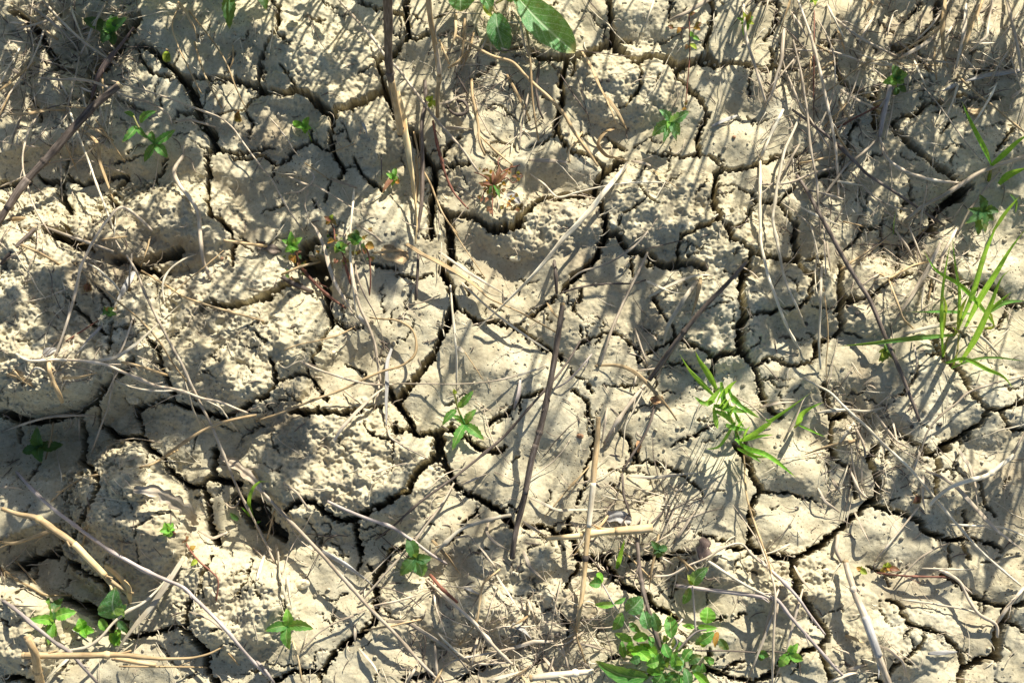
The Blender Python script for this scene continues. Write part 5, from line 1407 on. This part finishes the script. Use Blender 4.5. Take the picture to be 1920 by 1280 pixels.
# ------------------------------------------------ more single straws where the litter is dense
rs = random.Random(21)
REG = [(1450, 0, 1920, 200, 34), (0, 0, 230, 260, 24), (960, 1150, 1110, 1270, 8), (1110, 940, 1290, 1060, 10), (1480, 180, 1640, 420, 8), (0, 420, 260, 760, 6), (780, 1060, 1000, 1270, 8), (1640, 420, 1800, 560, 6), (880, 20, 960, 160, 5), (1560, 760, 1700, 900, 6)]
for (x0, y0, x1, y1, n) in REG:
    for k in range(n):
        x, y = rs.uniform(x0, x1), rs.uniform(y0, y1); a = rs.uniform(0, math.pi); L_ = rs.uniform(30, 110); px = [(x, y)]
        for q in range(4): a += rs.uniform(-.10, .10); px.append((px[-1][0]+L_/4*math.cos(a), px[-1][1]+L_/4*math.sin(a)))
        tt = rs.choice('rrb'); NST += 1
        straw(tt, rs.choice('ggtpgt'), rs.uniform(6, 10) if tt == 'r' else rs.uniform(10, 17), rs.uniform(1, 7), px)
print('STRAWS', NST)
# ------------------------------------------------ fine litter nobody could count
mb = MB(); mt = MB(); md_ = MB(); DENSE = [(x0, y0, x1, y1) for (x0, y0, x1, y1, n) in REG]
def frag(mb, x, y, L_, w_, lift, curl=.3, flat=.35):
    a = rs.uniform(0, 6.28); px = [(x, y)]; c = rs.uniform(-curl, curl)
    for q in range(5): a += c+rs.uniform(-.25, .25); px.append((px[-1][0]+L_/5*math.cos(a), px[-1][1]+L_/5*math.sin(a)))
    s0 = rs.uniform(0, lift); s1 = rs.uniform(0, lift); P = [on(p[0], p[1], (.4+s0+(s1-s0)*i/5)*MM) for i, p in enumerate(px)]; r = w_*.5/ZS*PXM
    mb.tube(P, [r*.5, r, r, r*.9, r*.7, r*.3], 4, flat, rs.uniform(-1, 1))
def pick():
    if rs.random() < .62:
        x0, y0, x1, y1 = rs.choice(DENSE+[DENSE[1]]*2+[DENSE[0]]); return rs.uniform(x0-30, x1+30), rs.uniform(y0-30, y1+30)
    return rs.uniform(-30, 1950), rs.uniform(-30, 1310)
for k in range(1250): frag(mb if k % 2 else mt, *pick(), rs.uniform(8, 42), rs.uniform(2.5, 8), 2.5)
for k in range(420): frag((mb, mt, md_)[k % 3], *pick(), rs.uniform(45, 150), rs.uniform(4, 8), 6, .05)
for k in range(900): frag(md_, *pick(), rs.uniform(8, 34), rs.uniform(3, 9), 1.2)
for k in range(700): frag((mb, mt, md_)[k % 3], *rs.choice([(rs.uniform(-450, -20), rs.uniform(-300, 1600)), (rs.uniform(1940, 2350), rs.uniform(-300, 1600)), (rs.uniform(-400, 2300), rs.uniform(1300, 1600)), (rs.uniform(-400, 2300), rs.uniform(-400, -20))]), rs.uniform(15, 120), rs.uniform(4, 9), 4, .08)
for k in range(750):   # hair roots and tendrils
    frag(mb, *pick(), rs.uniform(25, 90), rs.uniform(1.8, 3.6), 4, .9, 1.)
o = mb.build('straw_litter', FM['g'], origin=(0, 0, 0)); tag(o, 'fine grey chaff, broken straw bits and hair roots strewn over the soil', 'litter', kind='stuff')
o = mt.build('straw_litter', FM['p'], origin=(0, 0, 0)); tag(o, 'fine pale chaff flakes strewn over the soil', 'litter', kind='stuff')
o = md_.build('straw_litter', FM['d'], origin=(0, 0, 0)); tag(o, 'dark brown rotting plant bits strewn over the soil', 'litter', kind='stuff')
mb = MB()
for k in range(5600):
    x, y = rs.uniform(-30, 1950), rs.uniform(-30, 1310)
    r = .0003+.0016*rs.random()**4; mb.blob(on(x, y, r*.4), r, k, (1, rs.uniform(.7, 1), rs.uniform(.5, .9)))
o = mb.build('soil_crumbs', PM['c'], origin=(0, 0, 0)); tag(o, 'small crumbs of dry clay scattered on the plates', 'soil crumbs', kind='stuff')
# ------------------------------------------------ the tall weeds standing round the bare patch (outside the frame); they throw the dappled shade
SH = [(60,60,120),(200,130,100),(350,150,110),(120,250,120),(290,270,80),(440,230,70),(70,340,90),(210,340,60),(450,90,40),(540,330,90),(640,370,55),(560,40,50),(680,20,50),(330,30,80),(900,150,40),(760,330,60),
 (340,510,50),(560,450,60),(480,420,50),(700,480,60),(1010,300,50),(1130,540,60),(1210,570,60),(1240,640,40),(1290,700,50),(1460,600,80),(1400,640,50),(1450,530,50),(1600,200,90),(1740,220,100),(1800,330,80),(1620,330,80),(1700,430,50),(1870,190,70),
 (1560,110,40),(1350,60,50),(1350,160,45),(1880,350,60),(70,820,100),(150,1040,90),(60,980,80),(150,1100,60),(450,1000,60),(330,900,50),(330,810,45),(60,790,50),(900,1060,40),(850,1120,36),(985,1080,40),(700,1050,30),(1300,1080,40),(820,1210,50),
 (1700,930,50),(1850,970,60),(1800,1090,60),(1880,1060,50),(1590,870,45),(1650,760,40),(1500,740,45),(1760,1010,40),(1000,180,30),(640,120,40),(20,200,90),(150,30,90),(250,90,80),(180,220,80),(330,230,70),(400,60,60),(20,790,80),(140,800,80),(110,880,70),(40,1080,70),(180,1010,60),(480,960,50),(640,330,50),(1680,120,70),(1850,270,70),(1560,260,60),(1690,300,60),(1600,420,60),(1760,400,60),(1500,520,45)]
ws = MB(); wl = MB(); r2 = random.Random(3); HX, HY = SD.x/math.hypot(SD.x, SD.y), SD.y/math.hypot(SD.x, SD.y)
def foot_t(G):
    lo = 0.
    while True:
        f = G+Vector((HX, HY, 0))*lo; x, y = to_px(f.x, f.y, 0)
        if y < -70 or x > 2010: return lo
        lo += .01
def addleaf(c, L_, w_, a, el):
    d = Vector((math.cos(a)*math.cos(el), math.sin(a)*math.cos(el), math.sin(el))); sd = d.cross(Vector((0, 0, 1))); sd = sd.normalized() if sd.length > .05 else Vector((1, 0, 0)); sd = (sd+Vector((0, 0, r2.uniform(-.8, .8)))).normalized(); rows = []
    for i in range(6):
        t = i/5; hw = w_*.5*math.sin(math.pi*(t*.94+.03))**.8; p = c+d*(L_*(t-.5))+Vector((0, 0, -L_*.3*t*t)); rows.append([(p-sd*hw, -1, t), (p, 0, t), (p+sd*hw, 1, t)])
    wl.sheet(rows)
for (x, y, r) in SH:
    G = on(x, y); t0 = foot_t(G)+r2.uniform(.02, .10); rm = r*PXM
    nst = max(2, int(r/30))
    hub = G+Vector((HX, HY, 0))*t0+Vector((0, 0, t0*math.tan(SUN_EL)))
    if hub.z < .03: hub.z = .03
    ft = Vector((hub.x+r2.uniform(-.04, .04), hub.y+r2.uniform(.01, .08), 0)); ft.z = gz(ft.x, ft.y)-.003; mid = ft.lerp(hub, .6)+Vector((r2.uniform(-.01, .01), 0, .01))
    P = crom([ft, mid, hub], .01); ws.tube(P, [.0012*(1-.5*i/len(P)) for i in range(len(P))], 5)
    for s_ in range(3):
        tip = hub+Vector((HY, -HX, 0))*r2.uniform(-1, 1)*rm+Vector((0, 0, r2.uniform(-.8, 1)*rm*.6)); P = crom([mid, mid.lerp(tip, .5)+Vector((0, 0, .006)), tip], .01); ws.tube(P, [.0007]*len(P), 4)
    area = math.pi*rm*rm*math.sin(SUN_EL)
    for k in range(int(r*r/10000*21)+3):
        q = math.sqrt(r2.random())*1.05; a = r2.uniform(0, 6.28)
        c = hub+Vector((HY, -HX, 0))*(q*rm*math.cos(a))+Vector((0, 0, q*rm*math.sin(a)*math.tan(SUN_EL)))
        if c.z < .008: c.z = .008
        addleaf(c, r2.uniform(.014, .032), r2.uniform(.008, .015), r2.uniform(0, 6.28), r2.uniform(-.3, 1.2))
for k in range(45):   # bare thin stalks, throwing fine streaks
    G = Vector(at(r2.uniform(100, 2050), r2.uniform(-700, -100))); G.z = gz(G.x, G.y); h = r2.uniform(.12, .38)
    P = crom([G, G+Vector((r2.uniform(-.015, .015), r2.uniform(0, .03), h*.6)), G+Vector((r2.uniform(-.13, .13), r2.uniform(-.02, .09), h))], .01); ws.tube(P, [.0011*(1-.6*i/len(P)) for i in range(len(P))], 5)
for k in range(35):   # grass blades among them
    x = r2.uniform(-100, 2150)
    if 900 < x < 1480: continue
    x = x; G = Vector(at(x, r2.uniform(-420, -90))); h = r2.uniform(.04, .26)
    if x > 1700 and r2.random() < .4: G = Vector(at(r2.uniform(2000, 2200), r2.uniform(-50, 900)))
    G.z = gz(G.x, G.y); P = crom([G, G+Vector((r2.uniform(-.02, .02), r2.uniform(-.01, .04), h*.6)), G+Vector((r2.uniform(-.06, .06), r2.uniform(-.02, .08), h))], .01)
    ws.tube(P, [.0016*(1-.8*i/len(P)) for i in range(len(P))], 5, .4, 1.)
o = ws.build('tall_weed_stems', FM['t'], origin=(0, 0, 0)); tag(o, 'dense tall weeds and dry grass stems standing round the bare patch', 'tall weeds', kind='stuff')
o = wl.build('tall_weed_leaves', LM['g'], origin=(0, 0, 0)); tag(o, 'leaves of the tall weeds standing round the bare patch', 'tall weeds', kind='stuff')
print('labels', len(USED), 'objects', len(bpy.data.objects))
